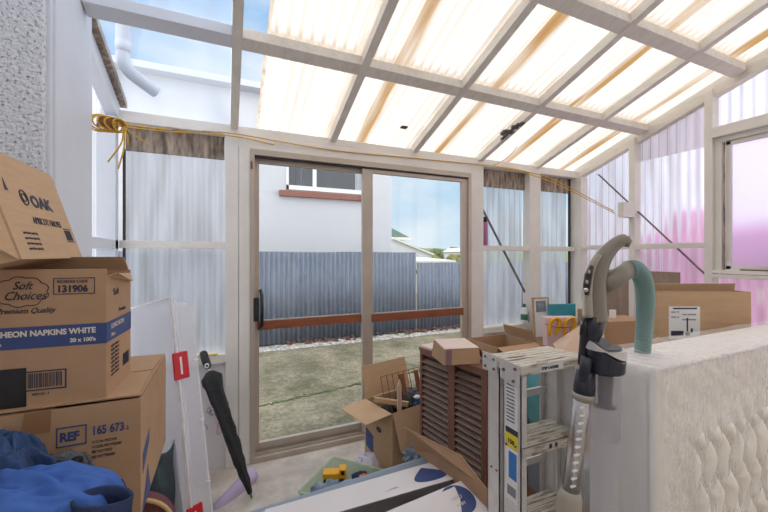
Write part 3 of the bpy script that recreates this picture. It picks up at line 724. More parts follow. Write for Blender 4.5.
ot('OAK', .043, .155, .140, bold=.0018, sx=1.25); ot('APRICOT HALVES', .026, .125, .092, sx=.80)
for k in range(4): ot('apricot halves in juice 3kg', .0085, .05, .062-k*.013, sx=.8)
MB().tube([(.0006, .125+.017*math.cos(a*.3), .158+.019*math.sin(a*.3)) for a in range(22)], .0018, 5).build('printed_emblem', 'ink_dark', ok)
MB().tube([(.0006, .125+.010*math.cos(a*.3), .158+.010*math.sin(a*.3)) for a in range(22)], .0015, 5).build('printed_emblem', 'ink_dark', ok)
mb = MB(); mb.prism([(.0006, .045, .165), (.0006, .055, .195), (.0006, .060, .165)], (.0006, 0, 0)); mb.build('printed_mark', 'ink_dark', ok)
mb = MB()
mb.box((.0002, .295, .050), (.0010, .345, .053)); mb.box((.0002, .295, .088), (.0010, .345, .091))
for k in range(9): mb.box((.0002, .297+k*.0052, .055), (.0010, .297+k*.0052+.0028, .085))
mb.build('printed_barcode', 'ink_dark', ok)

# --- clothes heap at the lower left
def heap(name, label, c, rx, ry, rz, m_, seed, amp=.25, rot=0):
    mb = MB(); r = bmesh.ops.create_icosphere(mb.bm, subdivisions=5, radius=1)
    for v in r['verts']:
        p = v.co.copy(); q = V((p.x*rx*1., p.y*ry, p.z*rz))
        fold = .55*math.sin(q.x*26+3*noise.noise(q*5+V((seed, 0, 0)))+q.z*30+seed)+.8*noise.noise(q*9+V((seed*2, 1, 1)))
        k = 1+amp*.35*fold+amp*.7*noise.noise(q*4+V((0, seed, 3)))
        v.co = q*k
    return tag(mb.build(name, m_, smooth=True, loc=c, rot=(0, 0, rot)), label, 'clothing')
sb = carton('carton', 'cardboard carton under the heap of blue clothes at the lower left', (-.33, .68, 0), R(14), .40, .30, .80, {'front': (.15, 0), 'back': (.15, 0)}, 'card_dark')
def drape(name, label, c, wdt, dep, h, m_, seed, rot=0, fold=.016, fr=(9, 4), edge=2.2, cat='clothing', skirt=.10):
    mb = MB(); n_ = 90
    def f(a, b_):
        x, y = a*2-1, b_*2-1
        r2 = (abs(x)**edge+abs(y)**edge)
        wx = .012*noise.noise(V((y*2.2, seed, 1)))*3
        rd = 1-abs(noise.noise(V((x*fr[0]*.35+seed, y*fr[1]*.35+x*1.2, seed*1.7))))*2
        rd2 = 1-abs(noise.noise(V((x*fr[0]+seed, y*fr[1], seed*.7+2))))*2
        z = h*max(-.1, 1-r2*.8)-skirt*max(0, r2-.9)+fold*rd*1.3+fold*.5*rd2
        return V((x*wdt/2*(1+.06*noise.noise(V((y*3, 1, seed))))+wx, y*dep/2+.014*noise.noise(V((x*4, 2, seed))), z))
    mb.grid(f, n_, n_)
    return tag(mb.build(name, m_, smooth=True, loc=c, rot=(0, 0, R(rot)), solid=.005), label, cat)
drape('jacket', 'bright blue jacket draped over the front of the clothes heap', at(22, 514, .66), .27, .16, .055, 'blue_cloth', 1.3, -8, .012, (3, 5))
drape('jeans', 'dark blue denim jeans bunched at the left edge of the clothes heap', at(-4, 496, .76), .20, .14, .10, 'denim', 4.1, -32, .020, (8, 5))
drape('sweater', 'dark navy sweater at the back of the clothes heap against the carton', at(56, 514, .76), .24, .14, .05, 'navy', 7.7, -12, .016, (6, 4))
lp = MB(); c_ = at(103, 508, .66)
lp.grid(lambda a, b_: V((c_.x+(.036+.008*b_)*math.cos(a*2*PI), c_.y+.03*math.sin(a*2*PI), c_.z-.06+.078*b_-.012*math.cos(a*2*PI)+.004*math.sin(a*9))), 36, 4)
tag(lp.build('waistband', 'navy', smooth=True, solid=.006), 'navy garment with a curled open waistband at the right end of the clothes heap', 'clothing')
gb = empty('cloth_bag', at(64, 461, .84), (0, 0, R(-20)), 'grey fabric bag with a black buckle lying on the clothes heap', 'bag')
bg_ = drape('bag_cloth', None, (0, 0, -.03), .12, .08, .03, 'grey_cloth', 2.2, 0, .010, (5, 4), cat=None); bg_.parent = gb
MB().box((.030, -.03, -.02), (.048, -.005, .012), bev=.003).build('buckle', 'black', gb)
MB().tube(bez([(-.06, -.01, 0), (-.02, -.03, .012), (.03, -.035, .008), (.06, -.03, -.03)], 8), .005, 8, flat=1.6).build('strap', 'black', gb, smooth=True)

# --- clear storage tub standing on end
_tr = Matrix.Rotation(R(30.5), 3, 'Z') @ Matrix.Rotation(R(-11.7), 3, 'X')
_tl = V((-.227, 1.745, 1.216)) - _tr @ V((-.066, -.215, 1.13))
tb = empty('storage_tub', _tl, _tr.to_euler(), 'tall frosted clear storage tub with red latches standing on end beside the left stack', 'tub')
LY, TX, HZ = .43, .088, 1.125
mb = MB(); sh2 = .012
# lid side faces -X (towards the stack); tub shell tapers to +X
o_ = [(-TX/2, -LY/2, 0), (-TX/2, LY/2, 0), (-TX/2, LY/2, HZ), (-TX/2, -LY/2, HZ)]
i_ = [(TX/2, -LY/2+.03, .03), (TX/2, LY/2-.03, .03), (TX/2, LY/2-.03, HZ-.03), (TX/2, -LY/2+.03, HZ-.03)]
bm = mb.bm; vo = [bm.verts.new(p) for p in o_]; vi = [bm.verts.new(p) for p in i_]
bm.faces.new(vi)
for k in range(4): bm.faces.new((vo[k], vo[(k+1) % 4], vi[(k+1) % 4], vi[k]))
mb.build('tub_shell', 'tub', tb)
mb = MB(); mb.grid(lambda a, c: V((-TX/2-.020, -LY/2-.012+a*(LY+.024), c*(HZ+.01))), 1, 1); lid = mb.build('lid', 'tub', tb)
M['tub_edge_highlight'] = sheet_mat('frosted_edge_highlight', (255, 255, 255), .45, .05, .50, 0)  # whiter tub edges, their highlights put into the colour
for y_ in (-LY/2-.012, LY/2+.012): MB().bar((-TX/2-.012, y_, 0), (-TX/2-.012, y_, HZ+.01), .018, .006).build('lid_edge_highlight', 'tub_edge_highlight', lid)
for z_ in (0, HZ+.01): MB().bar((-TX/2-.012, -LY/2-.012, z_), (-TX/2-.012, LY/2+.012, z_), .006, .018).build('lid_edge_highlight', 'tub_edge_highlight', lid)
MB().tube([(TX/2, -LY/2+.03, .03), (TX/2, -LY/2+.03, HZ-.03), (TX/2, LY/2-.03, HZ-.03), (TX/2, LY/2-.03, .03)], .004, 8).build('shell_edge_highlight', 'tub_edge_highlight', tb)
mb = MB()
for y_ in (-LY/2-.012, LY/2+.002): mb.box((-TX/2-.004, y_, 0), (-TX/2+.012, y_+.010, HZ+.01))
mb.box((-TX/2-.004, -LY/2, HZ), (-TX/2+.012, LY/2, HZ+.010)); mb.build('rim', 'tub', tb, bev=.003)
for z in (.85, .25):
    lt = MB().box((-TX/2-.030, -LY/2-.022, z-.055), (-TX/2+.030, -LY/2-.010, z+.055), bev=.004).build('latch', 'red', tb)
    MB().box((-TX/2-.005, -LY/2-.0235, z-.035), (-TX/2+.003, -LY/2-.0215, z+.035)).build('latch_ridge', 'label_white', lt)
mb = MB()
for z in (.35, .6, .85): mb.box((TX/2-.02, -LY/2+.005, z), (TX/2-.004, -LY/2+.02, z+.008))
mb.build('rib', 'tub', tb)

# --- umbrella leaning on the lower board
um = empty('umbrella', (.135, 2.18, 0), label='folded black umbrella leaning against the wall left of the sliding door', cat='umbrella')
A, B = V((0, 0, .01)), V((-.27, .33, .80))
d = (B-A)
cn = MB(); pts = [A+d*(.03+.82*k/20) for k in range(21)]
rad = [.011+.040*(k/20)**.7 for k in range(21)]; rad[-1] = .018
cn.tube(pts, rad, 20)
for v in cn.bm.verts:
    a = noise.noise(v.co*22); 
    ax = A+d*max(0, min(1, (v.co-A).dot(d)/d.length_squared)); q = v.co-ax
    ang = math.atan2(q.y, q.x); v.co = ax+q*(1+.24*math.sin(ang*4+v.co.z*9)+.28*a)
cn.build('canopy', 'black_cloth', um, smooth=True)
MB().tube([A-d*.0, A+d*.04], [.005, .008], 10).build('tip', 'green', um, smooth=True)
MB().tube([A+d*.84, A+d*.88], .009, 10).build('shaft', 'steel', um, smooth=True)
MB().tube([A+d*.875, A+d*.90, A+d*.985, A+d*1.0], [.016, .023, .024, .014], 16).build('handle', 'black', um, smooth=True)
pr = d.normalized().cross(V((1, 0, 0))).normalized()
MB().tube([A+d*.90+V((.01*math.cos(a), -.022, .012*math.sin(a)-.0)) for a in [k*.4 for k in range(17)]], .0045, 8).build('wrist_ring', 'label_white', um, smooth=True)
MB().tube([A+d*.55+V((.038*math.cos(k*.35)*.95, .038*math.sin(k*.35), 0)) for k in range(19)], .004, 6).build('closing_strap', 'black', um, smooth=True)
# lilac roll
tag(MB().tube([at(253, 474, 2.235), at(236, 492, 2.12), at(215, 514, 1.99)], .043, 20).build('foam_roll', 'lilac', smooth=True), 'lilac foam roll lying on the floor behind the umbrella tip', 'foam roll')
bpy.data.objects['foam_roll'].location.z = 0

# --- knotted block and rope
kb = MB().box((-.035, -.03, -.02), (.035, .03, .022), bev=.008).build('rope_block', 'rust', loc=(-.525, 2.12, 2.035), rot=(0, .2, .5)); tag(kb, 'brown wooden block bound with yellow rope on the left corner board', 'block')
rp = MB()
c_ = V((-.525, 2.12, 2.035))
for k in range(6):
    ph = k*.5
    rp.tube([c_+V(((.050+.004*k)*math.cos(a)*math.cos(ph*.5)+(.016*k-.03), .042*math.cos(a)*math.sin(ph)+.0, (.040-.002*k)*math.sin(a))) for a in [j*.33 for j in range(20)]], .0042, 6)
st_ = c_+V((.03, -.03, 0))
e1 = V((1.06, Y0-.03, 2.155)); 
rp.tube(bez([st_, at(168, 130.5, 2.22), at(232, 134.5, 2.33), (.7, Y0-.012, 2.172), (1.5, Y0-.012, 2.19), (2.2, Y0-.012, 2.205), (2.55, Y0-.012, 2.195), (2.9, Y0-.08, 2.12), (3.20, 2.12, 1.80)], 10), .0042, 6)
rp.tube(bez([st_+V((0, 0, -.012)), at(168, 132.5, 2.21), at(232, 137, 2.33), (.3, Y0-.012, 2.160)], 8), .0038, 6)
rp.tube(bez([(2.2, Y0-.014, 2.205), (2.55, Y0-.02, 2.175), (2.85, Y0-.14, 2.07), (3.19, 2.10, 1.775)], 8), .0038, 6)
rp.tube(bez([(2.2, Y0-.014, 2.205), (2.23, 2.40, 2.25), (2.24, 2.30, 2.32)], 6), .0025, 6)
for k, (dx, dz) in enumerate(((.02, -.10), (-.06, -.19), (-.02, -.22), (.11, -.09))):
    rp.tube(bez([c_+V((.07, -.02, -.01)), c_+V((.08+dx*.3, -.03, dz*.5)), c_+V((.07+dx, -.03, dz))], 6), .0036, 6)
tag(rp.build('rope', 'rope', smooth=True), 'thin yellow rope strung along the top of the front wall from corner to corner', 'rope')
tag(MB().box((XR-.15, 2.0, 1.735), (XR-.002, 2.05, 1.865), bev=.003).build('timber_block', 'white_paint'), 'short white timber block fixed to the right wall stud, holding the yellow rope', 'block')
# broken bracket on a rafter
bk = empty('rafter_bracket', (2.07-.035, 2.16, zr(2.16)-.0), (R(-19), 0, 0), 'dark broken bracket fixed to the rafter above the right of the door', 'bracket')
mb = MB(); mb.box((-.012, -.09, -.008), (.012, .11, .004), bev=.002); mb.box((-.05, .0, -.010), (.035, .03, .008), bev=.002); mb.box((-.06, .01, -.012), (-.03, .055, .01), bev=.002); mb.box((-.03, -.06, -.01), (.03, -.035, .006), bev=.002); mb.box((.01, -.11, -.01), (.04, -.07, .006), bev=.002)
mb.build('bracket_body', 'grill', bk)

# --- things on sills
sb2 = empty('spray_can', (2.140, Y0-.0, 1.491), label='purple spray can with a black cap on the rail right of the sliding door', cat='can')
MB().tube([(0, .03, 0), (0, .03, .005), (0, .03, .20), (0, .03, .212)], [.024, .027, .027, .02], 18).build('can_body', mat('purple_can', (176, 110, 160), .35), sb2, smooth=True)
MB().tube([(0, .03, .212), (0, .03, .252), (0, .03, .258)], [.022, .022, .017], 18).build('cap', 'black', sb2, smooth=True)
bt = empty('bottle', (2.612, Y0+.03, .756), label='small white bottle with a dark green cap on the lower sill', cat='bottle')
MB().tube([(0, 0, 0), (0, 0, .004), (0, 0, .11), (0, 0, .135), (0, 0, .15)], [.03, .033, .033, .022, .014], 18).build('bottle_body', 'label_white', bt, smooth=True)
MB().tube([(0, 0, .03), (0, 0, .085)], .0336, 18, caps=False).build('bottle_label', 'green', bt, smooth=True)
MB().tube([(0, 0, .15), (0, 0, .18)], .016, 14).build('cap', 'green', bt, smooth=True)
# --- toy carton by the door
ty = carton('carton', 'open cardboard carton of oddments beside the sliding door with its flaps folded out', (1.087, 2.165, 0), R(12.9), .40, .30, .43,
            {'left': (.19, 185), 'back': (.21, 105), 'front': (.22, 250)}, 'card', inner='card')
MB().prism([(-.2008, .135, .13), (-.2008, .05, .10), (-.2008, .05, .22), (-.2008, .135, .25)], (-.0006, 0, 0)).build('printed_mark', 'ink_blue', ty)
MB().prism([(-.2008, .10, .31), (-.2008, .02, .37), (-.2008, .02, .40), (-.2008, .12, .38)], (-.0006, 0, 0)).build('printed_mark', 'ink_blue', ty)
MB().ico((-.2005, -.01, .285), .002, .03, .018, 2).build('hand_hole', 'black', ty)
MB().ico((-.06, -.1505, .24), .04, .002, .028, 2).build('hand_hole', 'ink_dark', ty)
wrk = empty('wire_rack', (1.13, 2.16, .30), (R(-16), 0, R(14)), 'wire and brown wood rack sticking out of the carton of oddments', 'rack')
mb = MB()
for k in range(8): mb.tube([(-.17+k*.05, 0, 0), (-.17+k*.05, 0, .30)], .0028, 6)
for z in (.05, .17, .30): mb.tube([(-.17, 0, z), (.18, 0, z)], .0028, 6)
mb.build('wire_grid', 'rust', wrk)
for x in (-.02, .12): MB().box((x, -.012, .0), (x+.035, -.003, .285)).build('slat', 'wood_brown', wrk)
mb = MB(); mb.bar(at(334, 393, 2.25), at(385, 415, 2.05)+V((0, 0, .03)), .03, .02)
a_, b_ = at(333, 421-27, 2.22), at(376, 411, 2.02)
mb = MB(); mb.bar((.87, 2.13, .475), (1.06, 2.02, .455), .022, .03, bev=.002); tag(mb.build('wooden_stick', 'wood'), 'pale wooden stick lying across the carton of oddments', 'stick')
mb = MB(); mb.prism([(.985, 2.02, .36), (1.015, 2.02, .36), (1.012, 2.02, .58), (1.0, 2.02, .62), (.988, 2.02, .58)], (0, .012, 0)); tag(mb.build('wooden_peg', 'card_light'), 'pointed pale wooden peg standing upright in the carton of oddments', 'peg')
for i, (c_, r3, m_, nm, lb) in enumerate([((1.10, 2.17, .38), (.08, .07, .06), 'black_cloth', 'dark_bundle', 'crumpled black bag in the middle of the carton of oddments'),
        ((1.20, 2.10, .38), (.07, .06, .05), 'denim', 'blue_cloth', 'blue cloth at the right of the carton of oddments'),
        ((1.18, 2.22, .42), (.07, .05, .05), 'grey_cloth', 'grey_bundle', 'grey crumpled cloth at the back of the carton of oddments'),
        ((.98, 2.19, .33), (.07, .08, .05), 'black_cloth', 'cable_bundle', 'dark bundle at the left inside the carton of oddments')]):
    mb = MB(); mb.ico((0, 0, 0), *r3, 4, .45, 2.6, i+3); tag(mb.build(nm, m_, smooth=True, loc=c_), lb, 'cloth')
MB_ = MB().ico((0, 0, 0), .025, .02, .012, 3, .2, 3, 1).build('white_tag', 'label_white', smooth=True, loc=(1.17, 2.10, .455)); tag(MB_, 'small white crumpled paper on the black bag in the carton', 'paper')

# --- clear floor tub with toys
ft = empty('toy_tub', (.609, 1.815, 0), (0, 0, R(-47)), 'low frosted green tub of toys on the floor in front of the door', 'tub')
mb = MB(); bm = mb.bm
lo = [bm.verts.new(p) for p in ((-.17, -.13, .003), (.13, -.13, .003), (.13, .13, .003), (-.17, .13, .003))]
hi = [bm.verts.new(p) for p in ((-.21, -.17, .19), (.17, -.17, .19), (.17, .17, .19), (-.21, .17, .19))]
bm.faces.new(lo[::-1])
for k in range(4): bm.faces.new((lo[k], lo[(k+1) % 4], hi[(k+1) % 4], hi[k]))
mb.build('tub_body', 'tub_green', ft, solid=.003)
mb = MB(); pp = [(-.21, -.17, .19), (.17, -.17, .19), (.17, .17, .19), (-.21, .17, .19), (-.21, -.17, .19)]
for k in range(4): mb.bar(pp[k], pp[k+1], .014, .006)
mb.build('rim', 'tub_green', ft)
tk = empty('toy_truck', (.555, 1.955, .135), (0, 0, R(-20)), 'yellow toy truck in the low tub', 'toy')
MB().box((-.06, -.03, .01), (.03, .03, .055), bev=.005).build('truck_bed', 'yellow', tk)
MB().box((.03, -.028, .01), (.07, .028, .075), bev=.006).build('cab', 'yellow', tk)
MB().box((.04, -.0285, .045), (.06, -.0275, .068)).build('cab_window', 'black', tk)
for x, y in ((-.04, -.033), (.045, -.033), (-.04, .025), (.045, .025)): MB().tube([(x, y, .012), (x, y+.008, .012)], .017, 14).build('wheel', 'black', tk, smooth=True)
tag(MB().ico((0, 0, 0), .03, .022, .016, 3, .3, 3, 5).build('toy_brick', 'orange', smooth=True, loc=(.70, 1.87, .165)), 'small orange toy at the right end of the low tub', 'toy')
tag(MB().ico((0, 0, 0), .11, .09, .06, 4, .5, 3, 8).build('cloth_bag', 'greyblue_cloth', smooth=True, loc=(.48, 1.80, .15)), 'grey blue crumpled cloth spilling over the left of the low tub', 'cloth')
tag(MB().ico((0, 0, 0), .08, .06, .045, 4, .35, 2.5, 11).build('plastic_bag', 'clear_lid', smooth=True, loc=(.59, 1.79, .165)), 'clear crumpled plastic bag in the middle of the low tub', 'bag')
tag(MB().ico((0, 0, 0), .05, .04, .035, 4, .4, 2.5, 13).build('dark_toy', 'navy', smooth=True, loc=(.69, 1.90, .14)), 'dark blue toy behind the plastic bag in the low tub', 'toy')
tag(MB().ico((0, 0, 0), .075, .065, .095, 4, .14, 2.5, 2).build('swirl_ball', 'purple', smooth=True, loc=(.79, 2.045, .098)), 'purple and white swirled bag on the floor at the foot of the carton of oddments', 'bag')
tag(MB().ico((0, 0, 0), .09, .05, .05, 4, .4, 3, 21).build('film_bundle', 'greyblue_cloth', smooth=True, loc=(1.04, 1.86, .22)), 'grey crumpled wrap between the white carton and the carton of oddments', 'wrap')

# --- white printed carton in the foreground
wc = empty('carton', (.50, 1.22, 0), label='large white printed carton in the foreground with half open top flaps', cat='box')
W3, D3, H3 = .42, .235, .41
mb = MB(); th = .005
mb.box((-W3, -D3, 0), (W3, D3, th)); mb.box((-W3, -D3, th), (W3, -D3+th, H3)); mb.box((-W3, D3-th, th), (W3, D3, H3)); mb.box((-W3, -D3+th, th), (-W3+th, D3-th, H3)); mb.box((W3-th, -D3+th, th), (W3, D3-th, H3))
mb.build('box_body', 'card_white', wc)
bf = MB().prism([(-W3+.06, D3, H3+.002), (W3-.03, D3, H3+.012), (W3-.02, D3-.17, H3+.028), (-W3+.02, D3-.13, H3+.006)], (0, 0, .004)).build('flap', 'card_white', wc)
ff = MB().prism([(-W3+.0, -D3, H3+.001), (W3+.0, -D3, H3+.001), (W3-.01, -D3+.255, H3+.045), (-W3+.02, -D3+.20, H3+.018)], (0, 0, .004)).build('flap', 'card_white', wc)
MB().prism([V(p)-V((.50, 1.22, 0)) for p in ((.915, 1.08, .413), (.905, 1.455, .413), (.862, 1.57, .425), (.80, 1.575, .555), (.895, 1.24, .565), (.915, 1.09, .50))], (.004, 0, 0)).build('flap', 'card_dark', wc)
MB().prism([(-W3, -D3+.01, H3), (-W3, D3-.01, H3), (-W3+.10, D3-.04, H3-.03), (-W3+.10, -D3+.04, H3-.03)], (0, 0, .004)).build('flap', 'card_light', wc)
# round blue emblem on the front flap, blue oval on the back flap
def onf(u, v):   # front flap surface
    a = (V((-W3, -D3, H3+.001)), V((W3, -D3, H3+.001)), V((W3-.01, -D3+.255, H3+.045)), V((-W3+.02, -D3+.20, H3+.018)))
    return a[0]*(1-u)*(1-v)+a[1]*u*(1-v)+a[2]*u*v+a[3]*(1-u)*v+V((0, 0, .0046))
mb = MB(); cc = (.90, .72); ring = [onf(cc[0]+.085*math.cos(k*PI/16), cc[1]+.27*math.sin(k*PI/16)) for k in range(32)]
mb.prism([p for p in ring], (0, 0, .0006)); mb.build('printed_emblem', 'ink_blue', wc)
writing(wc, 'NIBU', .022, onf(.865, .72)+V((0, 0, .0006)), (1, .05, .05), (0, 1, .17), 'ink_white'); writing(wc, 'BABY', .018, onf(.87, .6)+V((0, 0, .0006)), (1, .05, .05), (0, 1, .17), 'ink_white')
def onb(u, v):
    a = (V((-W3+.06, D3, H3+.002)), V((W3-.03, D3, H3+.012)), V((W3-.02, D3-.17, H3+.028)), V((-W3+.02, D3-.13, H3+.006)))
    return a[0]*(1-u)*(1-v)+a[1]*u*(1-v)+a[2]*u*v+a[3]*(1-u)*v+V((0, 0, .0046))
mb = MB(); mb.prism([onb(.90+.085*math.cos(k*PI/16)+.03*math.sin(k*PI/8), .50+.34*math.sin(k*PI/16)) for k in range(32)], (0, 0, .0006)); mb.build('printed_emblem', 'ink_blue', wc)
writing(wc, 'KILDAN', .016, onb(.62, .75), (1, 0, .03), (0, 1, -.08), 'ink_dark')
# clear plastic lid behind it
tag(MB().prism([(.06, 1.47, .36), (.90, 1.485, .40), (.90, 1.50, .425), (.06, 1.50, .385)], (0, .006, .004)).build('plastic_sheet', 'clear_lid', bev=.002), 'clear plastic sheet wedged along the back of the white printed carton', 'sheet')

# --- louvred cabinet
lc = empty('louvred_cabinet', (1.085, 1.60, 0), (0, 0, R(9)), 'brown louvred cabinet standing side-on behind the white carton', 'cabinet')
CW, CD, CHh = .26, .50, .842   # x depth, y length
mb = MB(); x0, x1, y0, y1 = 0, CW, -CD/2, CD/2
mb.box((x0+.03, y0, 0), (x1, y0+.018, CHh)); mb.box((x0+.03, y1-.018, 0), (x1, y1, CHh)); mb.box((x1-.01, y0, 0), (x1, y1, CHh)); mb.build('cabinet_body', 'louvre', lc)
MB().box((x0-.004, y0-.004, CHh), (x1+.004, y1+.004, CHh+.018), bev=.002).build('cabinet_top', 'louvre', lc)
MB().box((x0+.002, y1-.10, CHh+.018), (x0+.12, y1, CHh+.030)).build('pale_slab', 'card_pink', lc)
for k, (a, b_) in enumerate(((y0, -.02), (-.02, y1))):
    dd = empty('louvre_door', (0, 0, 0), parent=lc)
    mb = MB(); sw = .030
    mb.box((x0, a, 0), (x0+.028, a+sw, CHh)); mb.box((x0, b_-sw*.6, 0), (x0+.028, b_, CHh)); mb.box((x0, a+sw, CHh-.02), (x0+.028, b_-sw*.6, CHh)); mb.box((x0, a+sw, 0), (x0+.028, b_-sw*.6, .05)); mb.build('door_frame', 'louvre', dd)
    z = .07
    mb = MB()
    while z < CHh-.03:
        mb.box((-.015, a+sw, -.003), (.015, b_-sw*.6, .003), Matrix.Translation((x0+.014, 0, z)) @ Matrix.Rotation(R(-34), 4, 'Y')); z += .034
    mb.build('louvre_slats', 'slat', dd)
    MB().box((x0+.029, a+sw, .05), (x0+.034, b_-sw*.6, CHh-.02)).build('door_backing', 'dark_gap', dd)
# small carton on the cabinet
sc_ = empty('carton', (1.10, 1.555, .862), (0, 0, R(-14)), 'small brown carton lying on top of the louvred cabinet', 'box')
mb = MB(); bm = mb.bm
b0 = [(-.105, -.10, 0), (.085, -.10, 0), (.09, .08, 0), (-.11, .08, 0)]; t0 = [(-.10, -.095, .075), (.082, -.095, .075), (.075, .075, .085), (-.10, .075, .085)]
a_ = [bm.verts.new(p) for p in b0]; c_ = [bm.verts.new(p) for p in t0]; bm.faces.new(a_[::-1]); bm.faces.new(c_)
for k in range(4): bm.faces.new((a_[k], a_[(k+1) % 4], c_[(k+1) % 4], c_[k]))
mb.build('box_body', 'card_dark', sc_)
MB().prism([(-.099, -.094, .0765), (.081, -.094, .0765), (.074, .074, .0865), (-.099, .074, .0865)], (0, 0, .002)).build('flap', 'card_pink', sc_)
MB().prism([(.084, -.098, .075), (.078, .075, .084), (.118, .06, .02), (.122, -.085, .01)], (.003, 0, 0)).build('flap', 'card_dark', sc_)
MB().prism([(-.095, -.1008, 0), (-.065, -.1008, 0), (-.063, -.0962, .075), (-.092, -.0962, .075)], (0, -.0006, 0)).build('parcel_tape', mat('purple_tape', (136, 100, 108), .35), sc_)

# --- step ladder (folded nearly shut, side rails seen from the left)
ld = empty('step_ladder', (.832, .840, 0), (0, 0, 0), 'aluminium step ladder with paint-spattered treads beside the mattress end', 'ladder')
LW, LT = .262, 1.062
def channel(name, x, y0, y1, side, zt, lean=0, mt='ladder'):
    """C-section rail: web facing sideways, two flanges"""
    mb = MB(); d = V((0, lean, zt))
    def seg(ax, bx, ay, by): mb.prism([V((ax, ay, 0)), V((bx, ay, 0)), V((bx, by, 0)), V((ax, by, 0))], d)
    s2 = 1 if side == 'L' else -1
    seg(x, x+.003*s2, y0, y1); seg(x, x+.024*s2, y0, y0+.003); seg(x, x+.024*s2, y1-.003, y1)
    o2 = mb.build(name, mt, ld)
    MB().box((min(x, x+.028*s2)-.002, y0-.004, 0), (max(x, x+.028*s2)+.002, y1+.004, .03)).build('rubber_foot', 'black', o2)
    return o2
LR = channel('front_rail', 0, 0, .076, 'L', LT-.02)
channel('front_rail', LW, 0, .076, 'R', LT-.02)
channel('rear_rail', -.003, .092, .150, 'L', LT-.01)
channel('rear_rail', LW+.003, .092, .150, 'R', LT-.01)
MB().box((-.010, -.010, LT-.034), (LW+.012, .142, LT), bev=.006).build('top_cap', 'ladder_worn', ld)
mb = MB()
for k in range(6): mb.box((-.004, .004+k*.022, LT), (LW+.006, .012+k*.022, LT+.002))
mb.build('cap_ridge', 'ladder_worn', ld)
MB().box((.07, -.0112, LT-.028), (.17, -.0102, LT-.008)).build('cap_label', 'label_white', ld)
writing(ld, 'STEP LADDER', .012, (.074, -.0114, LT-.022), (1, 0, 0), (0, 0, 1), 'ink_dark', bold=.0006)
MB().prism([(-.0105, -.004, LT-.075), (-.0105, .08, LT-.06), (-.0105, .08, LT+.003), (-.0105, -.004, LT-.002)], (.003, 0, 0)).build('side_plate', 'ladder', ld)
MB().prism([(-.0125, .095, LT-.055), (-.0125, .165, LT-.055), (-.0125, .165, LT+.004), (-.0125, .095, LT+.004)], (.003, 0, 0)).build('hinge_plate', 'ladder', ld)
for y, z in ((.012, -.015), (.02, -.055), (.062, -.03), (.108, -.01), (.15, -.01), (.108, -.042), (.15, -.042)): MB().tube([(-.009, y, LT+z), (-.0155, y, LT+z)], .0045, 10).build('rivet', 'strap', ld)
for y, z in ((.02, .80), (.06, .79), (.02, .55), (.06, .54), (.105, .68), (.13, .68)): MB().tube([(.0, y, z), (-.005, y, z)], .004, 10).build('rivet', 'strap', ld)
for zt in (.805, .55, .295, .05):
    y_ = -.004; mb = MB(); xa_, xb_ = .006, LW-.006
    mb.box((xa_, y_, zt-.032), (xb_, y_+.003, zt)); mb.box((xa_, y_, zt-.003), (xb_, y_+.115, zt)); mb.box((xa_, y_+.112, zt-.025), (xb_, y_+.115, zt))
    for k in range(6): mb.box((xa_, y_+.008+k*.018, zt), (xb_, y_+.016+k*.018, zt+.0025))
    sp_ = mb.build('step', 'ladder_worn', ld)
    MB().bar((.022, .03, zt-.11), (.062, .03, zt-.005), .012, .003, up=(0, 1, 0)).build('gusset', 'ladder', sp_)
    MB().bar((LW-.022, .03, zt-.11), (LW-.062, .03, zt-.005), .012, .003, up=(0, 1, 0)).build('gusset', 'ladder', sp_)
    for x in (.115, .14): MB().box((x, y_-.0012, zt-.023), (x+.012, y_-.0002, zt-.010)).build('warning_mark', 'ink_dark', sp_)
for z in (.90, .65, .40, .15): MB().box((.0, .138, z-.012), (LW, .150, z+.012)).build('rear_crossbar', 'ladder', ld)
def rl(z0, z1, m_, y0=.012, y1=.064, e=0):
    MB().box((-.0016-e, y0, z0), (-.0004-e, y1, z1)).build('rail_label', m_, ld)
rl(.850, 1.00, 'label_white'); rl(.832, .850, 'ink_dark'); rl(.785, .832, 'label_yellow'); rl(.62, .785, 'label_white'); rl(.69, .775, 'label_blue', .016, .050, .0006)
writing(ld, '150', .020, (-.0018, .056, .80), (0, -1, 0), (0, 0, 1), 'ink_dark', bold=.0005)
for k in range(11): writing(ld, 'warning read all first', .0070, (-.0018, .060, .985-k*.0115), (0, -1, 0), (0, 0, 1), 'ink_dark', sx=.62)
mb = MB()
for k in range(9): mb.box((-.0022, .020+k*.0042, .635), (-.0015, .022+k*.0042, .665))
mb.build('printed_barcode', 'ink_dark', ld)

# --- things seen through the ladder
tg = empty('teal_bag', (1.66, 1.52, .0), (0, 0, R(5)), 'teal patterned fabric bag seen through the top of the ladder', 'bag')
MB().ico((0, 0, .62), .17, .06, .20, 4, .12, 2, 4).build('bag_body', 'teal_bag', tg, smooth=True)
carton('carton', 'brown carton on the floor beneath the teal patterned bag', (1.68, 1.50, 0), R(5), .34, .22, .43, {'front': (.1, 0), 'back': (.1, 0)}, 'card')
rb = empty('red_bottle', (1.93, 1.46, .45), label='white bottle with a red base behind the right side of the ladder', cat='bottle')
MB().tube([(0, 0, 0), (0, 0, .005), (0, 0, .09)], [.025, .03, .03], 16).build('bottle_base', 'red', rb, smooth=True)
MB().tube([(0, 0, .09), (0, 0, .13), (0, 0, .165)], [.03, .028, .016], 16).build('bottle_neck', 'label_white', rb, smooth=True)
MB().tube([(0, 0, .165), (0, 0, .19)], .015, 14).build('cap', 'ink_blue', rb, smooth=True)
carton('carton', 'upright carton on the floor carrying the red based bottle', (1.93, 1.46, 0), R(0), .12, .14, .447, {'front': (.06, 0), 'back': (.06, 0)}, 'card_light')
cb = empty('plastic_box', (1.53, 1.28, 0), (0, 0, R(-5)), 'clear plastic box of yellow papers behind the lower ladder steps', 'box')
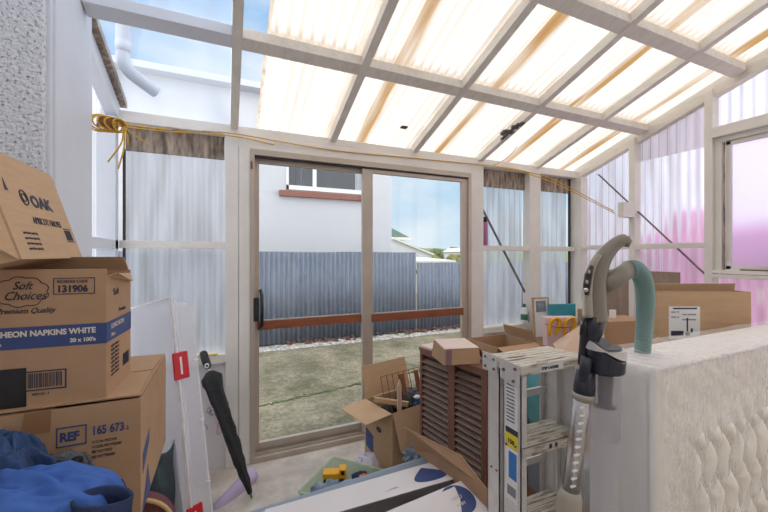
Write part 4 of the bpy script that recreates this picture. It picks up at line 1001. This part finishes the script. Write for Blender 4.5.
MB().box((-.10, -.09, .20), (.14, .12, .38), bev=.01).build('box_shell', 'clear_lid', cb)
MB().box((-.115, -.105, .38), (.155, .135, .395), bev=.005).build('lid', 'tub', cb)
MB().box((-.05, -.06, .25), (.09, .08, .33)).build('paper_stack', 'label_yellow', cb)
MB().box((-.10, -.08, 0), (.13, .11, .198)).build('plinth', 'card_dark', cb)

# --- vacuum cleaner
vc = empty('stick_vacuum', (.72, .72, 0), label='grey upright stick vacuum cleaner with a curved handle and ribbed green hose', cat='vacuum cleaner')
off = V((.72, .72, 0)); A_ = lambda px, py, F: at(px, py, F)-off
def path(lst, F): return [A_(px, py, F if len(q) == 0 else q[0]) for px, py, *q in lst]
F0 = .95; pxm = F0/FPX
hl_ = path([(595, 322), (594.5, 306), (594.5, 290), (596.5, 275), (602, 261), (611, 249), (620, 242), (625, 240.5)], F0)
hp = bez(hl_, 6); n_ = len(hp)
rk = [11.2, 10.6, 10.4, 9.6, 8.2, 6.8, 6.0, 5.6]
rads = [(rk[min(7, int(k/6))]*(1-(k % 6)/6)+rk[min(7, int(k/6)+1)]*((k % 6)/6))*pxm for k in range(n_)]
MB().tube(hp, rads, 18, flat=1.0).build('handle', 'vac_taupe', vc, smooth=True)
MB().tube(path([(624, 240.5), (626.5, 243), (625.5, 247.5)], F0), [5.4*pxm, 5.0*pxm, 3.2*pxm], 12).build('handle_tip', 'vac_taupe', vc, smooth=True)
hp = bez(path([(588, 318), (587.5, 300), (588.5, 284), (592, 269), (599, 256)], F0-.018), 6)
MB().tube(hp, [(4.8-2.0*k/len(hp))*pxm for k in range(len(hp))], 12).build('handle_face', 'vac_grey', vc, smooth=True)
MB().tube(path([(592, 267), (588.5, 276), (586.8, 287), (586.8, 296)], F0-.026), [1.8*pxm, 3.6*pxm, 3.4*pxm, 1.8*pxm], 10).build('control_panel', 'black', vc, smooth=True)
for px, py in ((589, 273), (587, 283)): MB().ico(A_(px, py, F0-.034), 1.6*pxm, 1.2*pxm, 2.2*pxm, 2).build('control_button', 'vac_grey', vc, smooth=True)
MB().ico(A_(586.2, 291, F0-.034), 2.0*pxm, 2.0*pxm, 2.4*pxm, 2).build('slide_switch', 'steel', vc, smooth=True)
MB().tube(path([(593.5, 317), (591.5, 332), (588, 345, F0+.02), (584.5, 366, F0+.025)], F0), [10.6*pxm, 10.4*pxm, 8*pxm, 6.5*pxm], 20).build('dark_joint', 'vac_dark', vc, smooth=True)
MB().tube(path([(584.5, 320), (583, 336)], F0-.012), [3.4*pxm, 3.4*pxm], 8).build('release_clip', 'black', vc, smooth=True)
# hose connector
cn_ = path([(603, 287), (609, 283.5), (620, 276.5), (630, 269.5, .965)], F0)
MB().tube(cn_, [8*pxm, 9.4*pxm, 8.6*pxm, 8.0*pxm], 18, flat=.95).build('hose_connector', 'vac_taupe', vc, smooth=True)
hz_ = bez(path([(628, 270.5, .962), (636, 270.5, .975), (642.5, 280, 1.0), (645, 296, 1.04), (645, 315, 1.10), (643.5, 338, 1.17), (641, 375, 1.22)], 1), 34)
rr = [.0236-(.0040 if k % 3 == 0 else 0) for k in range(len(hz_))]
MB().tube(hz_, rr, 20).build('ribbed_hose', 'hose', vc, smooth=False)
lo_ = [hz_[-1], hz_[-1]+V((.0, .01, -.3)), hz_[-1]+V((.0, .02, -.7))]
MB().tube(bez(lo_, 14), .021, 12).build('lower_hose', 'hose', vc, smooth=True)
# head and canister
hc = A_(605.5, 360, F0+.0)
def oval(c, rx, ry, z0, z1, bot=1.0, seg=36, skew=0):
    mb = MB(); bm = mb.bm; r0 = [bm.verts.new(V(c)+V((rx*bot*math.cos(k*2*PI/seg), ry*bot*math.sin(k*2*PI/seg), z0))) for k in range(seg)]
    r1 = [bm.verts.new(V(c)+V((rx*math.cos(k*2*PI/seg), ry*math.sin(k*2*PI/seg), z1+skew*math.cos(k*2*PI/seg)-skew*2.3*math.sin(k*2*PI/seg)))) for k in range(seg)]
    bm.faces.new(r0[::-1]); bm.faces.new(r1)
    for k in range(seg): bm.faces.new((r0[k], r0[(k+1) % seg], r1[(k+1) % seg], r1[k]))
    return mb
oval(hc, .049, .046, -.034, .030, .94, skew=-.012).build('canister_head', 'vac_dark', vc, bev=.004)
oval(hc, .0505, .0475, .028, .035, 1, skew=-.012).build('silver_rim', 'ladder', vc, bev=.002)
oval(hc, .039, .036, .033, .039, 1, skew=-.010).build('filter_grill', 'grill', vc)
MB().tube(path([(587, 358), (583.5, 382)], F0-.01), [5.5*pxm, 5.2*pxm], 14).build('neck_block', 'vac_dark', vc, smooth=True)
can = MB(); can.tube([hc+V((-.005, 0, -.035)), hc+V((-.007, 0, -.20)), hc+V((-.008, 0, -.21))], [.040, .038, .030], 28, caps=False); can.build('dust_canister', 'canister', vc, smooth=True)
MB().tube([hc+V((0, 0, -.04)), hc+V((-.003, 0, -.12)), hc+V((-.003, 0, -.125))], [.019, .016, .026], 20).build('cyclone_core', 'grill', vc, smooth=True)
MB().tube([hc+V((-.008, 0, -.205)), hc+V((-.010, .0, -.45)), hc+V((-.02, .0, -.62))], [.032, .03, .028], 24).build('lower_canister', 'canister', vc, smooth=True)
# telescopic tube
T0, T1 = A_(585, 374, F0), A_(570, 498, F0)
MB().tube([A_(586, 372, F0), A_(584.5, 388, F0), A_(583.5, 396, F0)], [.0235, .0265, .0255], 20).build('tube_collar', 'vac_dark', vc, smooth=True)
MB().tube([A_(583.6, 394, F0), A_(583, 400, F0)], [.0275, .0275], 20).build('tube_ring', 'vac_grey', vc, smooth=True)
MB().tube([T0, T1], .0215, 20).build('chrome_tube', 'steel', vc, smooth=True)
mb = MB(); dd_ = (T1-T0)
for k in range(11):
    c_ = T0+dd_*(.25+.062*k)+V((-.0165, -.0155, 0)); mb.box(c_-V((.009, .004, .0022)), c_+V((.009, .001, .0022)))
mb.build('tube_notch', 'label_white', vc)
dn = dd_.normalized()
MB().tube([T1-dn*.02, T1+dn*.0, T1+dn*.12, T1+dn*.14], [.024, .030, .030, .026], 20).build('tube_socket', 'vac_grey', vc, smooth=True)
fl_ = T1+dn*((T1.z-.06)/-dn.z)
MB().tube([T1+dn*.13, fl_], .0175, 16).build('lower_tube', 'steel', vc, smooth=True)
MB().box((fl_.x-.14, fl_.y-.05, 0), (fl_.x+.14, fl_.y+.06, .065), bev=.012).build('floor_head', 'vac_dark', vc)

# --- mattress on its side, in plastic
mt_ = empty('mattress', (1.09, .612, 0), (0, 0, R(1.0)), 'cream quilted mattress standing on its side wrapped in clear plastic', 'mattress')
ML, MT, MH = 1.9, .195, 1.078
def quilt(x, z):
    # staggered leaf-shaped quilting
    u, v = x/.085, z/.11
    a = abs(math.sin(PI*(u+.5*v+.12*math.sin(v*5)))); b_ = abs(math.sin(PI*(u-.5*v+.12*math.sin(u*5))))
    return .036*(min(a, b_))**.6
def mface(a, c):
    x = a*ML; z = c*MH
    edge = min(x/.06, 1, (MH-z)/.05, z/.05); edge = max(0, edge)
    inn = max(0, min(1, (x-.10)/.10))*max(0, min(1, (MH-z-.14+.0)/.10))
    wr_ = .0035*math.sin((x*.75+z*1.0)*70+4*noise.noise(V((x*5, z*5, 0))))*(1-inn)
    y = -.0-quilt(x, z)*inn-.010*(1-(1-edge)**2)-wr_*min(1, edge)*.5+.012
    return V((x, y, z))
mb = MB(); mb.grid(mface, 340, 200); mb.build('quilted_face', 'mattress', mt_, smooth=True)
MB().box((.0, .010, 0), (ML, MT, MH), bev=.022).build('mattress_border', 'mattress_side', mt_)
MB().tube([(.004, .004, .03), (.004, .004, MH-.02), (.03, .004, MH-.003), (ML, .004, MH-.003)], .007, 8).build('piping', 'mattress_side', mt_, smooth=True)
def film(a, c):
    # goes along the face, round the left end
    z = c*(MH+.012); n1 = .008*noise.noise(V((a*22, z*6+a*6, 1)))
    s_ = a*(ML+MT+.05)
    if s_ < MT+.02: return V((-.014-.010*math.sin(s_*15)+n1*1.5, MT+.01-s_, z))
    return V((s_-MT-.02, -.022+n1*.8, z))
mb = MB(); mb.grid(film, 220, 60); mb.build('plastic_wrap', 'film', mt_, smooth=True)
mb = MB(); mb.grid(lambda a, c: V((a*ML-.012, -.02+c*(MT+.03), MH+.008+.003*noise.noise(V((a*16, c*4, 3)))+.0015*math.sin(a*40+c*5))), 160, 16); mb.build('plastic_top', 'film', mt_, smooth=True)

# --- cartons behind the mattress
ya_ = R(-23.6)
base = at(704, 300, 1.72)
q_ = Matrix.Rotation(ya_, 3, 'Z') @ V((0, .04, 0)); q2_ = Matrix.Rotation(ya_, 3, 'Z') @ V((.02, .16, 0))
lc_ = carton('carton', 'flat narrow cardboard carton with a white shipping label behind the mattress under the window', (base.x+q_.x, base.y+q_.y, .63), ya_, .455, .08, .595,
       {'back': (.035, 78)}, 'card')
MB().box((-.170, -.0412, .37), (-.02, -.0402, .525)).build('shipping_label', 'label_white', lc_)
for a in ((-.16, .385, -.10, .408), (-.085, .405, -.078, .47), (-.15, .512, -.035, .519), (-.09, .385, -.07, .40), (-.065, .40, -.055, .42)): MB().box((a[0], -.0418, a[1]), (a[2], -.0412, a[3])).build('printed_barcode', 'ink_dark', lc_)
for k in range(4): writing(lc_, 'POST ADDRESS' if k % 2 else 'SEND TO', .0095, (-.16+.055*(k % 2), -.0412, .495-k*.012), (1, 0, 0), (0, 0, 1), 'ink_dark')
carton('carton', 'brown carton on the floor under the carton with the white label', (base.x+q2_.x, base.y+q2_.y, 0), ya_, .43, .28, .625, {'front': (.14, 0), 'back': (.14, 0)}, 'card_dark')
carton('carton', 'tall brown carton behind the hose, left of the labelled carton', (2.71, 1.77, 0), R(-14), .36, .24, .92, {'front': (.12, 0), 'back': (.12, 0)}, 'card_dark')
wb = MB().box((-.022, -.01, 0), (.022, .01, .065), bev=.004).build('white_switch', 'label_white', loc=(2.69, 1.79, .922), rot=(0, 0, -.4)); tag(wb, 'small white plastic plate standing on the tall brown carton', 'plate')
oc = carton('carton', 'open brown carton behind the ladder cap, below the white sill board', (1.78, 1.98, 0), R(0), .34, .30, .80, {'front': (.10, 200), 'right': (.08, 70)}, 'card_dark')
pc = carton('carton', 'pale peach carton with a raised flap in the right-hand corner', (2.31, 2.05, 0), R(-20), .42, .30, .60, {'front': (.16, 25)}, 'card_light')
MB().prism([Matrix.Rotation(R(20), 3, 'Z') @ (p-V((2.31, 2.05, 0))) for p in (at(553, 345, 2.52), at(584, 324, 2.56), at(604, 330, 2.50), at(604, 352, 2.44), at(560, 356, 2.46))], (0, .004, 0)).build('flap', 'card_light', pc)
cc_ = carton('carton', 'low carton in the right-hand corner under the gift bag and picture frame', (2.83, 2.32, 0), R(0), .50, .36, .66, {'front': (.18, 0), 'back': (.18, 0)}, 'card')
# gift bag
gbp = at(559, 345, 2.92)
gf = empty('gift_bag', (gbp.x, gbp.y, .662), (0, 0, R(-20)), 'pale pink gift bag with yellow handles in the right-hand corner', 'bag')
mb = MB(); mb.prism([(-.11, -.03, 0), (.11, -.03, 0), (.13, -.04, .24), (-.13, -.04, .24)], (0, .08, 0)); mb.build('bag_body', 'pinkbag', gf, bev=.004)
for dx in (-.07, .055):
    MB().tube(bez([(dx-.035, -.045, .10), (dx-.03, -.055, .2), (dx+.02, -.06, .235), (dx+.045, -.055, .2), (dx+.02, -.045, .11)], 8), .010, 8, flat=1.4).build('handle', 'yellow', gf, smooth=True)
MB().tube(bez([(-.14, -.045, .19), (-.05, -.06, .165), (.06, -.06, .165), (.15, -.045, .20)], 8), .003, 6).build('wire_hoop', 'strap', gf, smooth=True)
pf = empty('picture_frame', at(546, 340, 3.08)*V((1, 1, 0))+V((0, 0, .662)) if False else (2.585, 2.36, .662), (R(-4), 0, R(-5)), 'small wooden picture frame leaning behind the gift bag', 'picture frame')
mb = MB(); mb.box((-.08, 0, 0), (.10, .014, .012)); mb.box((-.08, 0, .348), (.10, .014, .36)); mb.box((-.08, 0, 0), (-.066, .014, .36)); mb.box((.086, 0, 0), (.10, .014, .36)); mb.build('frame', 'wood', pf)
MB().box((-.066, .004, .012), (.086, .012, .348)).build('mount', 'label_white', pf)
MB().box((-.045, .0025, .23), (.065, .004, .33)).build('picture', 'greyblue_cloth', pf)
tbx = MB().box((-.13, -.012, 0), (.13, .012, .30), bev=.003).build('teal_folder', 'teal', loc=(2.775, 2.31, .662), rot=(0, 0, R(-14))); tag(tbx, 'bright teal folder standing behind the gift bag', 'folder')
obx = MB().box((-.06, -.03, 0), (.06, .03, .26), bev=.003).build('orange_box', 'card_dark', loc=(2.94, 2.20, .662), rot=(0, 0, R(-10))); tag(obx, 'orange brown box standing right of the teal folder', 'box')
